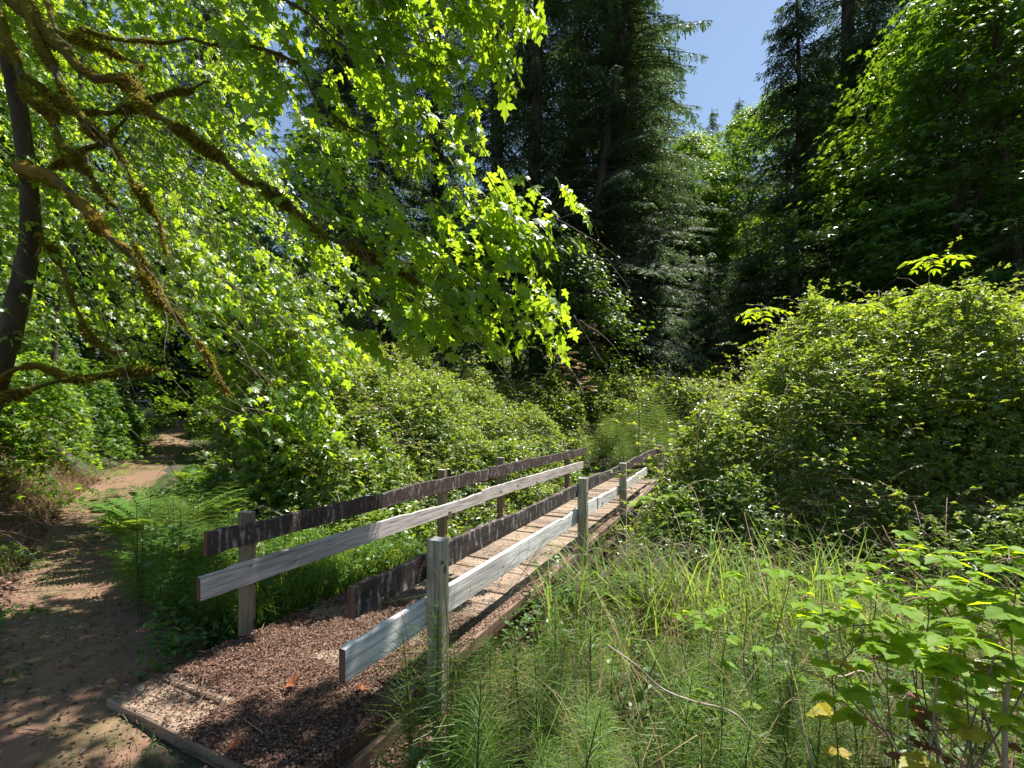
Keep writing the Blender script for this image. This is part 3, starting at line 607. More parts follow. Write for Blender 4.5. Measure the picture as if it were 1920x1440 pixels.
# thin dark trunks on the left bank
for i, (pts, rr, lb) in enumerate([
    ([P(90, 800, 13), P(100, 620, 13), P(128, 500, 12.9), P(165, 330, 12.7), P(150, 60, 12.5), P(190, -200, 12.5)], .065, 'slim dark trunk standing behind the leaning trunk'),
    ([P(205, 770, 18.5), P(180, 560, 18.5), P(215, 300, 18.5), P(200, 0, 18.5), P(245, -300, 18.5)], .07, 'slim dark trunk left of the path bend'),
    ([P(158, 780, 19), P(170, 600, 19), P(160, 380, 19), P(190, 0, 19)], .085, 'mossy grey trunk farther up the bank')]):
    pts = np.array(pts); base = pts[0].copy(); base[2] = G(base[0], base[1])-.2; mb = MB(); root = thing('slim_tree', lb, 'tree', base+[0, 0, .2], 0, 'slim trunks on the bank')
    pth = smooth_path(np.vstack([base, pts])-np.array(root.location), 5); pth[:, 0] += .13*lnoise(pth[:, 2], 0*pth[:, 2], 1.4, i); tube(mb, pth, [rr*1.2, rr, rr*.7], 9, 0, .09, R(i)); mb.build('trunk', M['bark'], root)
    r = R(320+i); cen = np.array([pts[-1]+[r.normal(0, 1.6), r.normal(0, 1.6), r.uniform(-2.5, 1.5)] for _ in range(60)])-np.array(root.location)
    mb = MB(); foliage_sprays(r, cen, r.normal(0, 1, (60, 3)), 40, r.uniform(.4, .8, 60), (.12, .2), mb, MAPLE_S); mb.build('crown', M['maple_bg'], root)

# ---------------------------------------------------------------- the overhanging mossy maple
NM = thing('bigleaf_maple', 'moss hung maple whose sunlit branches overhang the path and bridge', 'tree', tuple(P(-60, 0, 7)*[1, 1, 0]+[0, 0, float(G(*P(-60, 0, 7)[:2]))]))
off = np.array(NM.location); r = R(400)
TR = [P(-75, 930, 7.2), P(-40, 800, 7.2), P(0, 690, 7.1), P(34, 560, 7.0), P(58, 440, 6.9), P(50, 300, 6.6), P(18, 120, 6.3), P(-30, -60, 6.0), P(-60, -300, 6)]
mb = MB(); tube(mb, smooth_path(TR, 4)-off, [.2, .15, .12, .09, .05], 12, 0, .06, r); mb.build('trunk', M['bark'], NM)
LIMBS = [  # (pixel points with depth, radii, moss 0-1)
    ([(-20, -40, 6), (90, 60, 5.6), (165, 135, 5.3), (230, 150, 5.2), (275, 195, 5.1), (325, 237, 5.0), (372, 268, 5.0), (440, 312, 5.0), (492, 350, 5.0), (560, 402, 5.0), (640, 455, 5.0), (720, 490, 5.1), (800, 530, 5.2), (900, 560, 5.3)], [.09, .07, .05, .035, .02, .008], .8),
    ([(-10, 20, 6.1), (25, 100, 5.9), (50, 163, 5.8), (77, 200, 5.7), (110, 253, 5.6), (143, 293, 5.5), (180, 335, 5.4), (230, 420, 5.4), (300, 540, 5.5)], [.085, .06, .045, .02, .008], 1.0),
    ([(40, -20, 5.7), (75, 90, 5.5), (100, 130, 5.4), (132, 190, 5.4), (170, 235, 5.4), (200, 265, 5.3), (232, 310, 5.3), (265, 360, 5.3), (300, 430, 5.4), (320, 500, 5.5)], [.07, .05, .03, .015, .007], 1.0),
    ([(40, 310, 6.5), (90, 332, 6.0), (130, 362, 5.8), (170, 400, 5.6), (215, 445, 5.5), (250, 488, 5.4), (300, 560, 5.4), (345, 605, 5.4), (385, 655, 5.5), (430, 740, 5.6)], [.10, .085, .06, .03, .018, .008], 1.0),
    ([(20, 120, 6.3), (110, 190, 6.2), (170, 208, 6.2), (240, 205, 6.2), (330, 170, 6.3), (400, 150, 6.4)], [.06, .045, .02], .8),
    ([(55, 330, 6.6), (120, 300, 6.5), (190, 270, 6.4), (245, 210, 6.4), (290, 200, 6.4)], [.05, .04, .015], .7),
    ([(-40, 770, 5.2), (0, 745, 5.4), (60, 730, 5.6), (120, 716, 5.8), (175, 704, 6.0), (250, 691, 6.3), (330, 690, 6.6), (420, 700, 7)], [.05, .04, .03, .008], 1.0),
    ([(5, 705, 7.0), (40, 686, 6.9), (85, 688, 6.8), (130, 706, 6.6), (180, 722, 6.5)], [.06, .045, .02], .5),
    ([(60, 430, 6.9), (100, 470, 6.8), (115, 520, 6.7), (150, 600, 6.6), (190, 650, 6.5), (235, 660, 6.4)], [.04, .03, .012], .9),
    ([(150, 60, 5.2), (300, 80, 5.1), (420, 75, 5.0), (540, 110, 5.0), (600, 190, 5.1), (660, 240, 5.2), (760, 300, 5.3)], [.03, .02, .006], .1),
    ([(420, -60, 4.9), (560, 20, 4.9), (660, 90, 5.0), (760, 100, 5.0), (860, 130, 5.0)], [.03, .02, .006], 0),
    ([(640, 455, 5.0), (740, 440, 5.0), (850, 460, 5.1), (960, 450, 5.2), (1040, 420, 5.2), (1095, 395, 5.2)], [.014, .01, .004], 0),
    ([(700, 520, 5.1), (800, 560, 5.1), (900, 590, 5.1), (1000, 610, 5.1), (1080, 625, 5.1)], [.014, .01, .004], 0),
    ([(-30, -100, 6.2), (300, -330, 5.8), (600, -430, 5.4), (900, -480, 5.2), (1250, -500, 5.2)], [.09, .06, .04, .015], .1),  # out-of-view limb, added to carry the overhead shade twigs
    ([(270, 120, 5.2), (200, 90, 5.2), (120, 60, 5.4), (60, -60, 5.6)], [.02, .03, .05], .5),
    ([(310, 560, 5.2), (365, 640, 5.2), (420, 720, 5.3), (470, 790, 5.4), (500, 880, 5.5)], [.012, .008, .003], 0),
    ([(190, 600, 4.6), (235, 690, 4.6), (275, 780, 4.6), (325, 870, 4.6), (345, 905, 4.6)], [.008, .006, .003], 0),
]
LP = []; bm = MB(); mm = MB()
for pts, rad, ms in LIMBS:
    q = smooth_path(np.array([P(*p) for p in pts]), 5); q = q+np.column_stack([lnoise(q[:, 0]*3+k, q[:, 2]*3, 2, k)*.045 for k in range(3)])
    rr = .58*np.interp(np.linspace(0, 1, len(q)), np.linspace(0, 1, len(rad)), rad); LP.append((q, rr)); tube(bm, q-off, rr, 7, 0, .05, r)
    if ms > 0:                                  # moss sleeves: lumpy pads and hanging fibres
        L = np.linalg.norm(np.diff(q, axis=0), axis=1).sum(); n = int(L*ms*3600); t = r.random(n)**1.0
        lump = .55+.45*np.sin(t*L*4.0+ms*7)+.35*np.sin(t*L*9.5+2); keep = r.random(n) < np.clip(lump, .08, 1)*np.clip(rr[(t*(len(q)-1)).astype(int)]/.018, 0, 1)
        t = t[keep]; n = len(t); ii = t*(len(q)-1); i0 = ii.astype(int).clip(0, len(q)-2); f = (ii-i0)[:, None]; c = q[i0]*(1-f)+q[i0+1]*f; rad_ = rr[i0]
        dirn = nrm(r.normal(0, 1, (n, 3))-[0, 0, .25]); lumpn = np.clip(lump[keep], .1, 1.3)
        base = c+dirn*(rad_*.85+.018*lumpn*r.random(n))[:, None]; Y = nrm(dirn*.7+r.normal(0, .35, (n, 3))-[0, 0, .75])
        leaves(mm, KITE, base-off, r.uniform(.03, .08, n)*(.5+.8*lumpn), Y, dirn, 0, None, .22)
        tl = np.linspace(0, 1, 80); lum = np.clip(.5+.5*np.sin(tl*L*4.0+ms*7)+.3*np.sin(tl*L*9.5+2), 0, 1.2)
        qq = np.column_stack([np.interp(tl, np.linspace(0, 1, len(q)), q[:, j]) for j in range(3)]); r2 = np.interp(tl, np.linspace(0, 1, len(q)), rr)
        qq[:, 2] -= .25*r2*lum; tube(mm, qq-off, r2*(1.0+.8*lum*ms)+.006*lum, 8, 0, .12, r)
bm.build('branches', M['bark'], NM); mm.build('moss', M['moss'], NM)
# leaf-bearing twigs: tips are spread through the crown's volume, plus a slab added overhead for dapple
CROWN = [  # pixel polygon of a slab of crown, depth range, number of twigs
    ([(430, -110), (1030, -110), (985, 90), (960, 190), (880, 330), (885, 400), (800, 470), (640, 430), (430, 300)], (4.6, 6.6), 205),
    ([(-250, -160), (520, -110), (500, 330), (640, 470), (700, 560), (560, 640), (380, 560), (180, 300), (-250, 250)], (5.6, 9.5), 820),
    ([(560, 380), (760, 400), (900, 430), (990, 470), (930, 560), (760, 560), (600, 520)], (4.7, 5.6), 42),
    ([(930, 440), (1000, 400), (1060, 375), (1105, 385), (1085, 450), (1010, 490), (950, 490)], (5.0, 5.5), 18),
    ([(600, 540), (780, 560), (960, 560), (1100, 610), (1090, 660), (960, 650), (820, 655), (700, 680), (600, 640)], (4.8, 5.6), 54),
    ([(330, 440), (620, 560), (700, 680), (620, 740), (640, 840), (520, 850), (420, 760), (360, 620)], (5.8, 8.4), 280),
    ([(-150, 250), (180, 330), (330, 480), (350, 640), (260, 680), (60, 640), (-150, 600)], (6.5, 10), 260),
    ([(430, 780), (600, 740), (660, 820), (640, 900), (520, 940), (450, 900)], (6.2, 7.6), 60),
]
def pip(poly, x, y):
    c = False; j = len(poly)-1
    for i in range(len(poly)):
        xi, yi = poly[i]; xj, yj = poly[j]
        if ((yi > y) != (yj > y)) and (x < (xj-xi)*(y-yi)/((yj-yi) or 1e-9)+xi): c = not c
        j = i
    return c
tw = MB(); pos = []; Yd = []; Up = []; S = []
SUNNY = [(np.array([-4.1, 5.5, .5]), .45), (np.array([-2.9, 5.0, .3]), .45), (np.array([-4.6, 4.3, 0]), .25), (np.array([-1.1, 3.3, 0]), .4)]   # places the sun reaches between the branches
def twig_at(T, sc_=1.0):
    for c0, rr0 in SUNNY:
        w_ = T-c0; w_ = w_-SD*np.dot(w_, SD)
        if np.linalg.norm(w_) < rr0+.25: return
    L = r.uniform(.45, 1.0); dr = nrm(np.array([.62+r.normal(0, .35), r.normal(0, .45), -.62+r.normal(0, .28)]))
    A = T-dr*L+[0, 0, .12]; mid = (A+T)/2+[0, 0, .07*L]
    c = smooth_path([A, mid, T], 5); tube(tw, c-off, [.0065, .0025], 3, 0, cap=False)
    for s in np.linspace(.25, 1, r.integers(4, 8)):
        b = np.array([np.interp(s, np.linspace(0, 1, len(c)), c[:, j]) for j in range(3)]); sd = nrm(np.cross(dr, [0, 0, 1.]))
        for sg in ((-1, 1) if s < 1 else (-1, 0, 1)):
            yv = nrm(sd*sg*.8+dr*.6+np.array([0, 0, -.15])+r.normal(0, .22, 3))
            pos.append(b+yv*r.uniform(.05, .13)); Yd.append(yv+[0, 0, -.35]); Up.append(nrm(np.array([.1, 0, 1.])+r.normal(0, .32, 3))); S.append(r.choice([r.uniform(.07, .12), r.uniform(.11, .19), r.uniform(.15, .24)])*sc_)
for i in range(120): twig_at(np.array([r.uniform(-2.5, 2.8), r.uniform(3.2, 5.0), r.uniform(6.4, 8.4)]), 1.0)  # unseen overhead twigs, added to dapple the path and near deck
for poly, (d0, d1), cnt in CROWN:
    pa = np.array(poly); lo, hi = pa.min(0), pa.max(0); k = 0
    while k < cnt:
        x, y = r.uniform(lo[0], hi[0]), r.uniform(lo[1], hi[1])
        if not pip(poly, x, y): continue
        k += 1; dd = r.uniform(d0, d1)
        if d1 in (6.6, 9.5): dd = (d0-.2)+(d1-d0)*(.62*np.clip((y+160)/700, 0, 1)+.38*r.random())
        twig_at(P(x, y, dd), .97 if dd < 5.8 else .74)
# long bare hanging twigs
for i in range(190):
    q, rr = LP[r.integers(0, len(LP))]; a = q[r.integers(len(q)//5, len(q))]+r.normal(0, .12, 3); L = r.uniform(.6, 1.9)
    if a[2] < 2.6 or r.random() < .3: continue
    pts = [a, a+[(.25+r.normal(0, .09))*L, r.normal(0, .12), -.22*L], a+[(.48+r.normal(0, .16))*L, r.normal(0, .2), -.6*L], a+[(.62+r.normal(0, .25))*L, r.normal(0, .25), -(.95+r.normal(0, .1))*L]]
    if pts[-1][2] > .9: tube(tw, smooth_path(np.array(pts), 4)-off, [.007, .003], 3, 0, cap=False)
tw.build('twigs', M['twig'], NM)
cm = MB(); leaves(cm, MAPLE, np.array(pos)-off, np.array(S), np.array(Yd), np.array(Up)); cm.build('crown', M['maple'], NM)
print('near maple leaves', len(pos))

# ---------------------------------------------------------------- horsetails
def horsetail(seed, h=.7, wh=.16):
    r = R(seed); mb = MB(); bend = r.normal(0, .05, 2); ax_ = lambda z: np.array([bend[0]*(z/h)**2, bend[1]*(z/h)**2, z])
    zs = np.linspace(0, h, 8); tube(mb, [ax_(z) for z in zs], [.0042, .0036, .0014], 4, 1, cap=False)
    pos = []; Yd = []; S = []
    for z in np.linspace(h*.18, h*.98, 15):
        f = 1-abs((z/h-.5)/.62)**2; n = 13
        for th in np.linspace(0, 2*PI, n, endpoint=False)+r.uniform(0, 1):
            for seg in range(2):
                L = wh*f*r.uniform(.7, 1.1)*.55; d = np.array([math.cos(th), math.sin(th), .42-.35*seg]); d = d/np.linalg.norm(d)
                if seg == 0: b = ax_(z); e0 = b+d*L
                else: b = e0
                pos.append(b); Yd.append(d); S.append(L)
    n = len(pos); leaves(mb, (np.array([(-.5, 0, 0), (.5, 0, 0), (.3, 1, 0), (-.3, 1, 0)]), np.array([[0, 1, 2, 3]])), np.array(pos), np.array(S), np.array(Yd), np.tile([0, 0, 1.], (n, 1))+r.normal(0, .6, (n, 3)), 0, None, .034)
    return mb
HT = [horsetail(500+i, h, wv)
      .build('horsetail', [M['horse'], M['hstem']]) for i, (h, wv) in enumerate([(.58, .17), (.5, .15), (.66, .19), (.42, .14)])]
r = R(510); spots = []
for px_, py_, d, s, q in [(812, 1330, 2.25, 1.4, 2), (765, 1370, 2.2, 1.35, 0), (880, 1360, 2.35, 1.3, 1), (845, 1360, 2.05, 1.15, 2), (740, 1400, 2.1, .8, 3)]: spots.append((P(px_, py_, d)[0], d, s, q))
while len(spots) < 135:
    d = r.uniform(1.7, 3.3); px_ = r.uniform(705+50*(d < 2.2), 1990); x = (px_-960)*d/FPX
    v = x*CA-d*SA; u = x*SA+d*CA
    if v < -1.45 or (790 < px_ < 850 and d > 1.9): continue
    if r.random() > (1 if px_ < 1550 else .45): continue
    spots.append((x, d, r.uniform(.65, 1.15)*(1 if d < 3.3 else .85), int(r.integers(4))))
used = set()
for x, d, s, q in spots:
    z = float(G(x, d))-.02; rz = r.uniform(0, 6.28)
    if q not in used: o = HT[q]; used.add(q)
    else: o = HT[q].copy(); C.objects.link(o)
    o.location = (x, d, z); o.rotation_euler = (r.normal(0, .09), r.normal(0, .09), rz); o.scale = (s, s, s)
    tag(o, 'feathery green horsetail standing in the foreground patch right of the bridge', 'horsetail', 'horsetails right of the bridge')
for i in range(110):
    u, v = r.uniform(12.9, 17), r.uniform(-4.2, -1.6); p = UV(u, v); o = HT[i % 4].copy(); C.objects.link(o); s = r.uniform(1.6, 2.4); o.location = (p[0], p[1], float(G(p[0], p[1]))+.1); o.scale = (s, s, s); o.rotation_euler = (0, 0, i)
    tag(o, 'feathery horsetail in the hazy green clump past the far end of the bridge', 'horsetail', 'horsetails past the bridge')
for i in range(60):
    px_ = r.uniform(255, 430); d = r.uniform(3.7, 5.6); x = (px_-960)*d/FPX; o = HT[i % 4].copy(); C.objects.link(o); s = r.uniform(.9, 1.5); o.location = (x, d, float(G(x, d))); o.scale = (s, s, s); o.rotation_euler = (0, 0, i)
    tag(o, 'feathery horsetail among the ferns between path and bridge', 'horsetail', 'horsetails by the path')

# ---------------------------------------------------------------- grasses
def grass_patch(name, label, pts_fn, n, h, wdt, seed, m='grass', bend=.5, kind='stuff', seg=3):
    r = R(seed); p = pts_fn(r, n); n = len(p); L = r.uniform(*h, n); th = r.uniform(0, 2*PI, n); d = np.column_stack([np.cos(th), np.sin(th), 0*th]); sd = np.column_stack([-np.sin(th), np.cos(th), 0*th])
    bd = r.uniform(.1, 1, n)*bend; ww = r.uniform(*wdt, n); rows = []
    for k in range(seg+1):
        t = k/seg; c = p+d*(L*bd*t*t)[:, None]+np.array([0, 0, 1.])*(L*(t-.35*bd*t*t*t))[:, None]; w_ = ww*(1-t**1.5)*.5+.0002
        rows.append(c-sd*w_[:, None]); rows.append(c+sd*w_[:, None])
    V = np.stack(rows, 1); b = np.arange(n)[:, None]*(2*(seg+1)); F = np.concatenate([np.stack([b+2*k, b+2*k+1, b+2*k+3, b+2*k+2], -1) for k in range(seg)], 1).reshape(-1, 4)
    mb = MB().add(V, F); o = mb.build(name, M[m]); tag(o, label, 'grass', kind=kind); return o
def gp(cond, x0, x1, y0, y1):
    def f(r, n):
        out = []; t = 0
        while t < n:
            x = r.uniform(x0, x1, 20000); y = r.uniform(y0, y1, 20000); k = cond(x, y, r); x, y = x[k], y[k]; out.append(np.column_stack([x, y, G(x, y)])); t += len(x)
        return np.concatenate(out)[:n]
    return f
vv = lambda x, y: x*CA-y*SA
uu = lambda x, y: x*SA+y*CA
grass_patch('tall_grass', 'tall bright reed grass between the horsetails and the right thicket', gp(lambda x, y, r: (vv(x, y) > -1.3) & (y < 6.6) & (y > 3.2+.25*lnoise(x, y, 2, 3)) & (lnoise(x, y, 3, 41)+r.normal(0, .4, len(x)) > .1), .2, 9, 2.7, 6.6), 6500, (.4, 1.2), (.009, .024), 601, bend=1.7)
grass_patch('grass', 'bright green grass on the slope under the left rail', gp(lambda x, y, r: (vv(x, y) < -3.55) & (uu(x, y) > 2.4) & (uu(x, y) < 6.5) & (vv(x, y) > -5.2+.3*lnoise(x, y, 3, 5)), -5, 1, 2.5, 8), 9000, (.25, .6), (.006, .014), 602, bend=1.4)
grass_patch('grass', 'low grass and weeds tucked among the horsetails', gp(lambda x, y, r: (vv(x, y) > -1.5) & (y < 4.6), -.4, 6, 1.2, 4.6), 2600, (.1, .45), (.004, .010), 603, bend=1.3)
grass_patch('grass', 'thin grass tufts growing on the dirt path', gp(lambda x, y, r: (pdist(x, y, PATH)[0] < 1.5) & (lnoise(x, y, 2.2, 44)+r.normal(0, .25, len(x)) > .35) & (y < 20), -17, 1, 1.5, 20), 16000, (.03, .10), (.003, .007), 604, 'weed', .9)
grass_patch('dry_grass', 'dry straw coloured grass and twigs on the left bank', gp(lambda x, y, r: (pdist(x, y, PATH)[1] > 0) & (pdist(x, y, PATH)[0] > .5) & (pdist(x, y, PATH)[0] < 3.8) & (y > 4.9), -11, -4, 4.5, 12), 16000, (.12, .4), (.003, .008), 605, 'drygrass', 1.3)
grass_patch('dry_grass', 'dry stalks and dead canes among the green grass', gp(lambda x, y, r: (vv(x, y) > -1.4) & (y < 6.4) & (y > 1.7), .3, 7, 1.7, 6.4), 4200, (.3, 1.1), (.003, .007), 606, 'drygrass', .9)
grass_patch('grass', 'sunlit grass verge around the parked car', gp(lambda x, y, r: (pdist(x, y, PATH)[0] > 1.0), -26, -12, 17, 34), 9000, (.15, .5), (.015, .03), 607, bend=.7)
# leafy weeds beside the path and under the fern
def weeds(name, label, fn, n, size, seed, m='weed', h=.35, TF=OVAL):
    r = R(seed); p = fn(r, n); n = len(p); p[:, 2] += h*r.random(n)**1.2*(.6+.5*lnoise(p[:, 0], p[:, 1], 2.5, seed)); Y = nrm(r.normal(0, 1, (n, 3))*[1, 1, .35]); up = nrm(r.normal(0, .35, (n, 3))+[0, 0, 1])
    mb = MB(); leaves(mb, TF, p, r.uniform(*size, n), Y, up, 0, None, 1.3); o = mb.build(name, M[m]); return tag(o, label, 'plants', kind='stuff')
dpx = lambda x, y: pdist(x, y, PATH)
weeds('ground_plants', 'dense leafy weeds between the path and the left bridge rail', gp(lambda x, y, r: (dpx(x, y)[1] < 0) & (dpx(x, y)[0] > .5) & (vv(x, y) < -3.55) & (y < 9), -7, 0, 2.9, 9), 34000, (.03, .08), 611, 'weed', .7)
weeds('ground_plants', 'scattered low weeds on the shaded dirt path', gp(lambda x, y, r: (dpx(x, y)[0] < 2.0) & (lnoise(x, y, 2.0, 46)+r.normal(0, .2, len(x)) > .6) & (y < 7) & (vv(x, y) < -3.4), -7, 0, 1.4, 7), 3500, (.02, .05), 612, 'weed', .08)
weeds('ground_plants', 'mixed leafy undergrowth beneath the grass right of the bridge', gp(lambda x, y, r: (vv(x, y) > -1.66) & (y < 6.8+3*(vv(x, y) < -.9)) & (lnoise(x, y, 2.4, 91) > .1-(y > 3.4)), -.4, 10, 1.0, 9.8), 32000, (.03, .08), 613, 'weed', .5)
weeds('ground_plants', 'green undergrowth on the shaded forest floor', gp(lambda x, y, r: (y > 12) & (dpx(x, y)[0] > 1.4), -45, 45, 12, 62), 70000, (.14, .34), 614, 'shrub', .6, MAPLE_S)
weeds('ground_plants', 'leafy plants covering the upper left bank', gp(lambda x, y, r: (dpx(x, y)[1] > 0) & (dpx(x, y)[0] > 2.6), -22, -5, 3, 18), 15000, (.08, .16), 615, 'shrub', .7, MAPLE_S)

# ---------------------------------------------------------------- ferns
def fern(seed, nf=11, L=.8, label=''):
    r = R(seed); mb = MB()
    for i in range(nf):
        th = 2*PI*i/nf+r.normal(0, .2); d = np.array([math.cos(th), math.sin(th), 0]); sd = np.array([-d[1], d[0], 0]); l = L*r.uniform(.75, 1.1); el = r.uniform(1.05, 1.45)
        t = np.linspace(0, 1, 30)[:, None]; c = d*l*(t*math.cos(el)+.24*t**2)+np.array([0, 0, 1.])*l*(math.sin(el)*t-.42*t**2.2); tube(mb, c[::3], [.004, .0015], 3, 0, cap=False)
        T = nrm(np.gradient(c, axis=0)); up = np.cross(T, sd); up *= np.sign(up[:, 2:3]+1e-6); w_ = l*.2*np.sin(PI*np.clip(t[:, 0]*.93+.07, 0, 1))**.8
        for sg in (-1, 1):
            Y = nrm(sd*sg+T*.35-up*.15+r.normal(0, .04, (30, 3))); k = slice(3, 30)
            leaves(mb, KITE, c[k], w_[k], Y[k], up[k]+r.normal(0, .25, (27, 3)), 0, None, .2)
    return mb
FN = [fern(700+i, nf, L).build('fern', M['fern']) for i, (nf, L) in enumerate([(12, .85), (10, .65), (14, 1.0)])]
usedf = set()
for i, (px_, d, s, q, lb) in enumerate([
    (315, 5.2, .8, 0, 'feathery fern in the middle of the fern clump'), (370, 5.3, .9, 2, 'fern nearest the left rail end'), (290, 6.4, .9, 1, 'fern behind the broad arching fern'),
    (262, 5.9, 1.0, 0, 'tall upright fern with yellow green fronds beside the path'), (300, 5.4, 1.05, 2, 'broad arching fern right of the upright fern'),
    (345, 5.6, .9, 1, 'pale fern at the edge of the leafy slope'), (285, 4.7, .8, 1, 'small fern low on the path edge'), (330, 4.6, .9, 0, 'fern in front of the horsetails by the path'),
    (400, 9.5, 1.3, 2, 'dark shaded fern in the hollow under the maple'), (455, 10, 1.3, 0, 'shaded fern deeper in the hollow'), (500, 9, 1.2, 2, 'fern at the right of the dark hollow'), (350, 11, 1.4, 1, 'fern at the path side of the dark hollow'),
    (1065, 4.1, .7, 1, 'bright fern frond clump under the bridge beam'), (1180, 4.0, .8, 0, 'fern at the foot of the second right post'), (275, 7.6, .8, 1, 'small fern on the path edge beyond the upright fern')]):
    if q not in usedf: o = FN[q]; usedf.add(q)
    else: o = FN[q].copy(); C.objects.link(o)
    s *= 1.45 if px_ < 360 and d < 6.2 else 1; x = (px_-960)*d/FPX; o.location = (x, d, float(G(x, d))-.02); o.scale = (s, s, s); o.rotation_euler = (0, 0, i*1.3); tag(o, lb, 'fern', 'ferns')
for i, (px_, py_, d, lb) in enumerate([(1640, 860, 6.9, 'grey green fern hanging in the face of the right thicket'), (1665, 790, 7.3, 'smaller fern above the hanging fern in the right thicket')]):
    o = FN[1].copy(); C.objects.link(o); o.location = P(px_, py_, d); o.rotation_euler = (.7, 0, i); tag(o, lb, 'fern', 'ferns')

# ---------------------------------------------------------------- foreground bramble canes
def cane(label, pts, rad, mt, lf, seed, leaf_m='cane_leaf', size=(.06, .10), name='bramble_cane', tip=True, petiole=.07):
    r = R(seed); q = smooth_path(np.array([P(*p) for p in pts]), 6); base = q[0].copy(); root = thing(name, label, 'bramble', base); q = q-base
    mb = MB(); tube(mb, q, rad, 5, 0, .03, r)
    n = lf; pos = []; Y = []; U = []; S = []
    for t in np.linspace(.25, 1, n) if n else []:
        b = np.array([np.interp(t, np.linspace(0, 1, len(q)), q[:, j]) for j in range(3)]); th = r.uniform(0, 2*PI); d = np.array([math.cos(th), math.sin(th), .35]); e_ = b+d*petiole*r.uniform(.7, 1.3)
        tube(mb, [b, e_], [.002, .0015], 3, 0, cap=False)
        side = nrm(np.cross(d, [0, 0, 1.])); s = r.uniform(*size); dd = nrm(d*[1, 1, 0])
        for yv, sc_ in ((dd, 1.15), (side+dd*.25, .9), (-side+dd*.25, .9), (side*.8-dd*.4, .7), (-side*.8-dd*.4, .7)):
            pos.append(e_); Y.append(nrm(yv+[0, 0, -.12])+r.normal(0, .1, 3)); U.append(nrm(np.array([0, 0, 1.])+r.normal(0, .25, 3))); S.append(s*sc_)
    mb.build('stem', M[mt], root)
    if pos: cm = MB(); leaves(cm, SERR, np.array(pos), np.array(S), np.array(Y), np.array(U)); cm.build('leaves', M[leaf_m], root)
    return root
cane('reddish cane arching from bottom right up to a leafy tip', [(1900, 1480, 1.7), (1830, 1300, 1.75), (1790, 1170, 1.8), (1740, 1100, 1.85), (1690, 1045, 1.9), (1660, 1000, 1.95)], [.006, .003], 'redcane', 5, 801, size=(.045, .07))
cane('pale dead cane bent upward at right', [(1735, 1470, 1.6), (1750, 1350, 1.6), (1758, 1260, 1.6), (1780, 1195, 1.62), (1800, 1165, 1.65), (1840, 1150, 1.7)], [.0045, .003], 'deadtwig', 0, 802)
cane('thick bleached cane standing at the bottom right', [(1885, 1480, 1.5), (1884, 1360, 1.5), (1890, 1280, 1.5)], [.009, .006], 'deadtwig', 0, 803)
cane('long dead cane forking low across the horsetails', [(1440, 1420, 1.9), (1380, 1340, 1.9), (1300, 1315, 1.95), (1240, 1290, 2.0), (1190, 1245, 2.0), (1140, 1210, 2.1)], [.005, .003], 'deadtwig', 0, 804)
cane('thin looping brown cane at centre right', [(1700, 1440, 1.8), (1640, 1330, 1.85), (1620, 1260, 1.9), (1560, 1290-30, 1.9), (1540, 1110, 2.0), (1548, 1070, 2.0), (1560, 1065, 2.0)], [.0045, .0025], 'deadtwig', 0, 805)
cane('slender brown stem crossing the tall grass', [(1660, 1380, 1.9), (1560, 1280, 2.0), (1490, 1240, 2.1), (1440, 1120, 2.4), (1410, 1020, 2.8), (1395, 960, 3.0)], [.004, .002], 'redcane', 0, 806)
cane('dark upright stem at the right of the horsetails', [(1420, 1480, 2.0), (1415, 1350, 2.0), (1395, 1250, 2.05), (1400, 1150, 2.1), (1398, 1120, 2.1)], [.004, .002], 'redcane', 1, 807, size=(.04, .05))
cane('pale curved stem beside the pair of dark horsetail stems', [(1530, 1480, 1.8), (1515, 1400, 1.8), (1490, 1330, 1.85), (1478, 1270, 1.9), (1460, 1210, 1.95)], [.004, .002], 'deadtwig', 0, 808)
for i, (px_, py_, d, nl, lb) in enumerate([(1560, 1140, 2.1, 9, 'leafy bramble shoot left of the reddish cane'), (1640, 1100, 1.9, 10, 'bramble shoot with broad serrated leaves'), (1740, 1130, 1.75, 11, 'bright bramble shoot behind the bent dead cane'),
        (1830, 1120, 1.7, 11, 'tall bramble shoot near the right edge'), (1905, 1060, 1.6, 10, 'highest bramble shoot at the right edge'), (1870, 1200, 1.5, 11, 'large leaved bramble shoot low at the right edge'), (1790, 1240, 1.55, 10, 'bramble shoot over the withered leaves'),
        (1700, 1230, 1.7, 9, 'bramble shoot between the dead canes'), (1940, 1160, 1.5, 11, 'bramble shoot cut by the right edge'), (1480, 1080, 2.4, 8, 'small bramble shoot in the tall grass'), (1700, 1060, 2.2, 9, 'bramble shoot behind the reddish cane tip'), (1800, 1060, 2.1, 10, 'bramble shoot against the dark thicket foot'), (1620, 1180, 1.8, 9, 'low bramble shoot right of the yellow wilting leaves'), (1330, 1160, 2.3, 6, 'lone bramble shoot among the horsetails')]):
    r = R(820+i); cane(lb, [(px_+r.uniform(-160, 260), 1480, d-.15), (px_+r.uniform(-50, 90), (1440+py_)/2, d), (px_, py_, d), (px_-70, py_+6, d+.05)], [.0035, .0015], 'redcane', nl+3, 830+i, size=(.05, .082))
for i, (px_, py_, d, lb) in enumerate([(1560, 1270, 1.8, 'pale yellow wilting leaves on a dark stem'), (1810, 1275, 1.55, 'large yellow leaf behind the bent dead cane'), (1745, 1370, 1.5, 'yellow leaf at the bottom near the bleached cane')]):
    cane(lb, [(px_+15, 1480, d), (px_+10, 1400, d), (px_, py_, d)], [.003, .002], 'twig', 2 if i else 3, 850+i, 'yellow', (.05, .09), 'yellowing_plant')
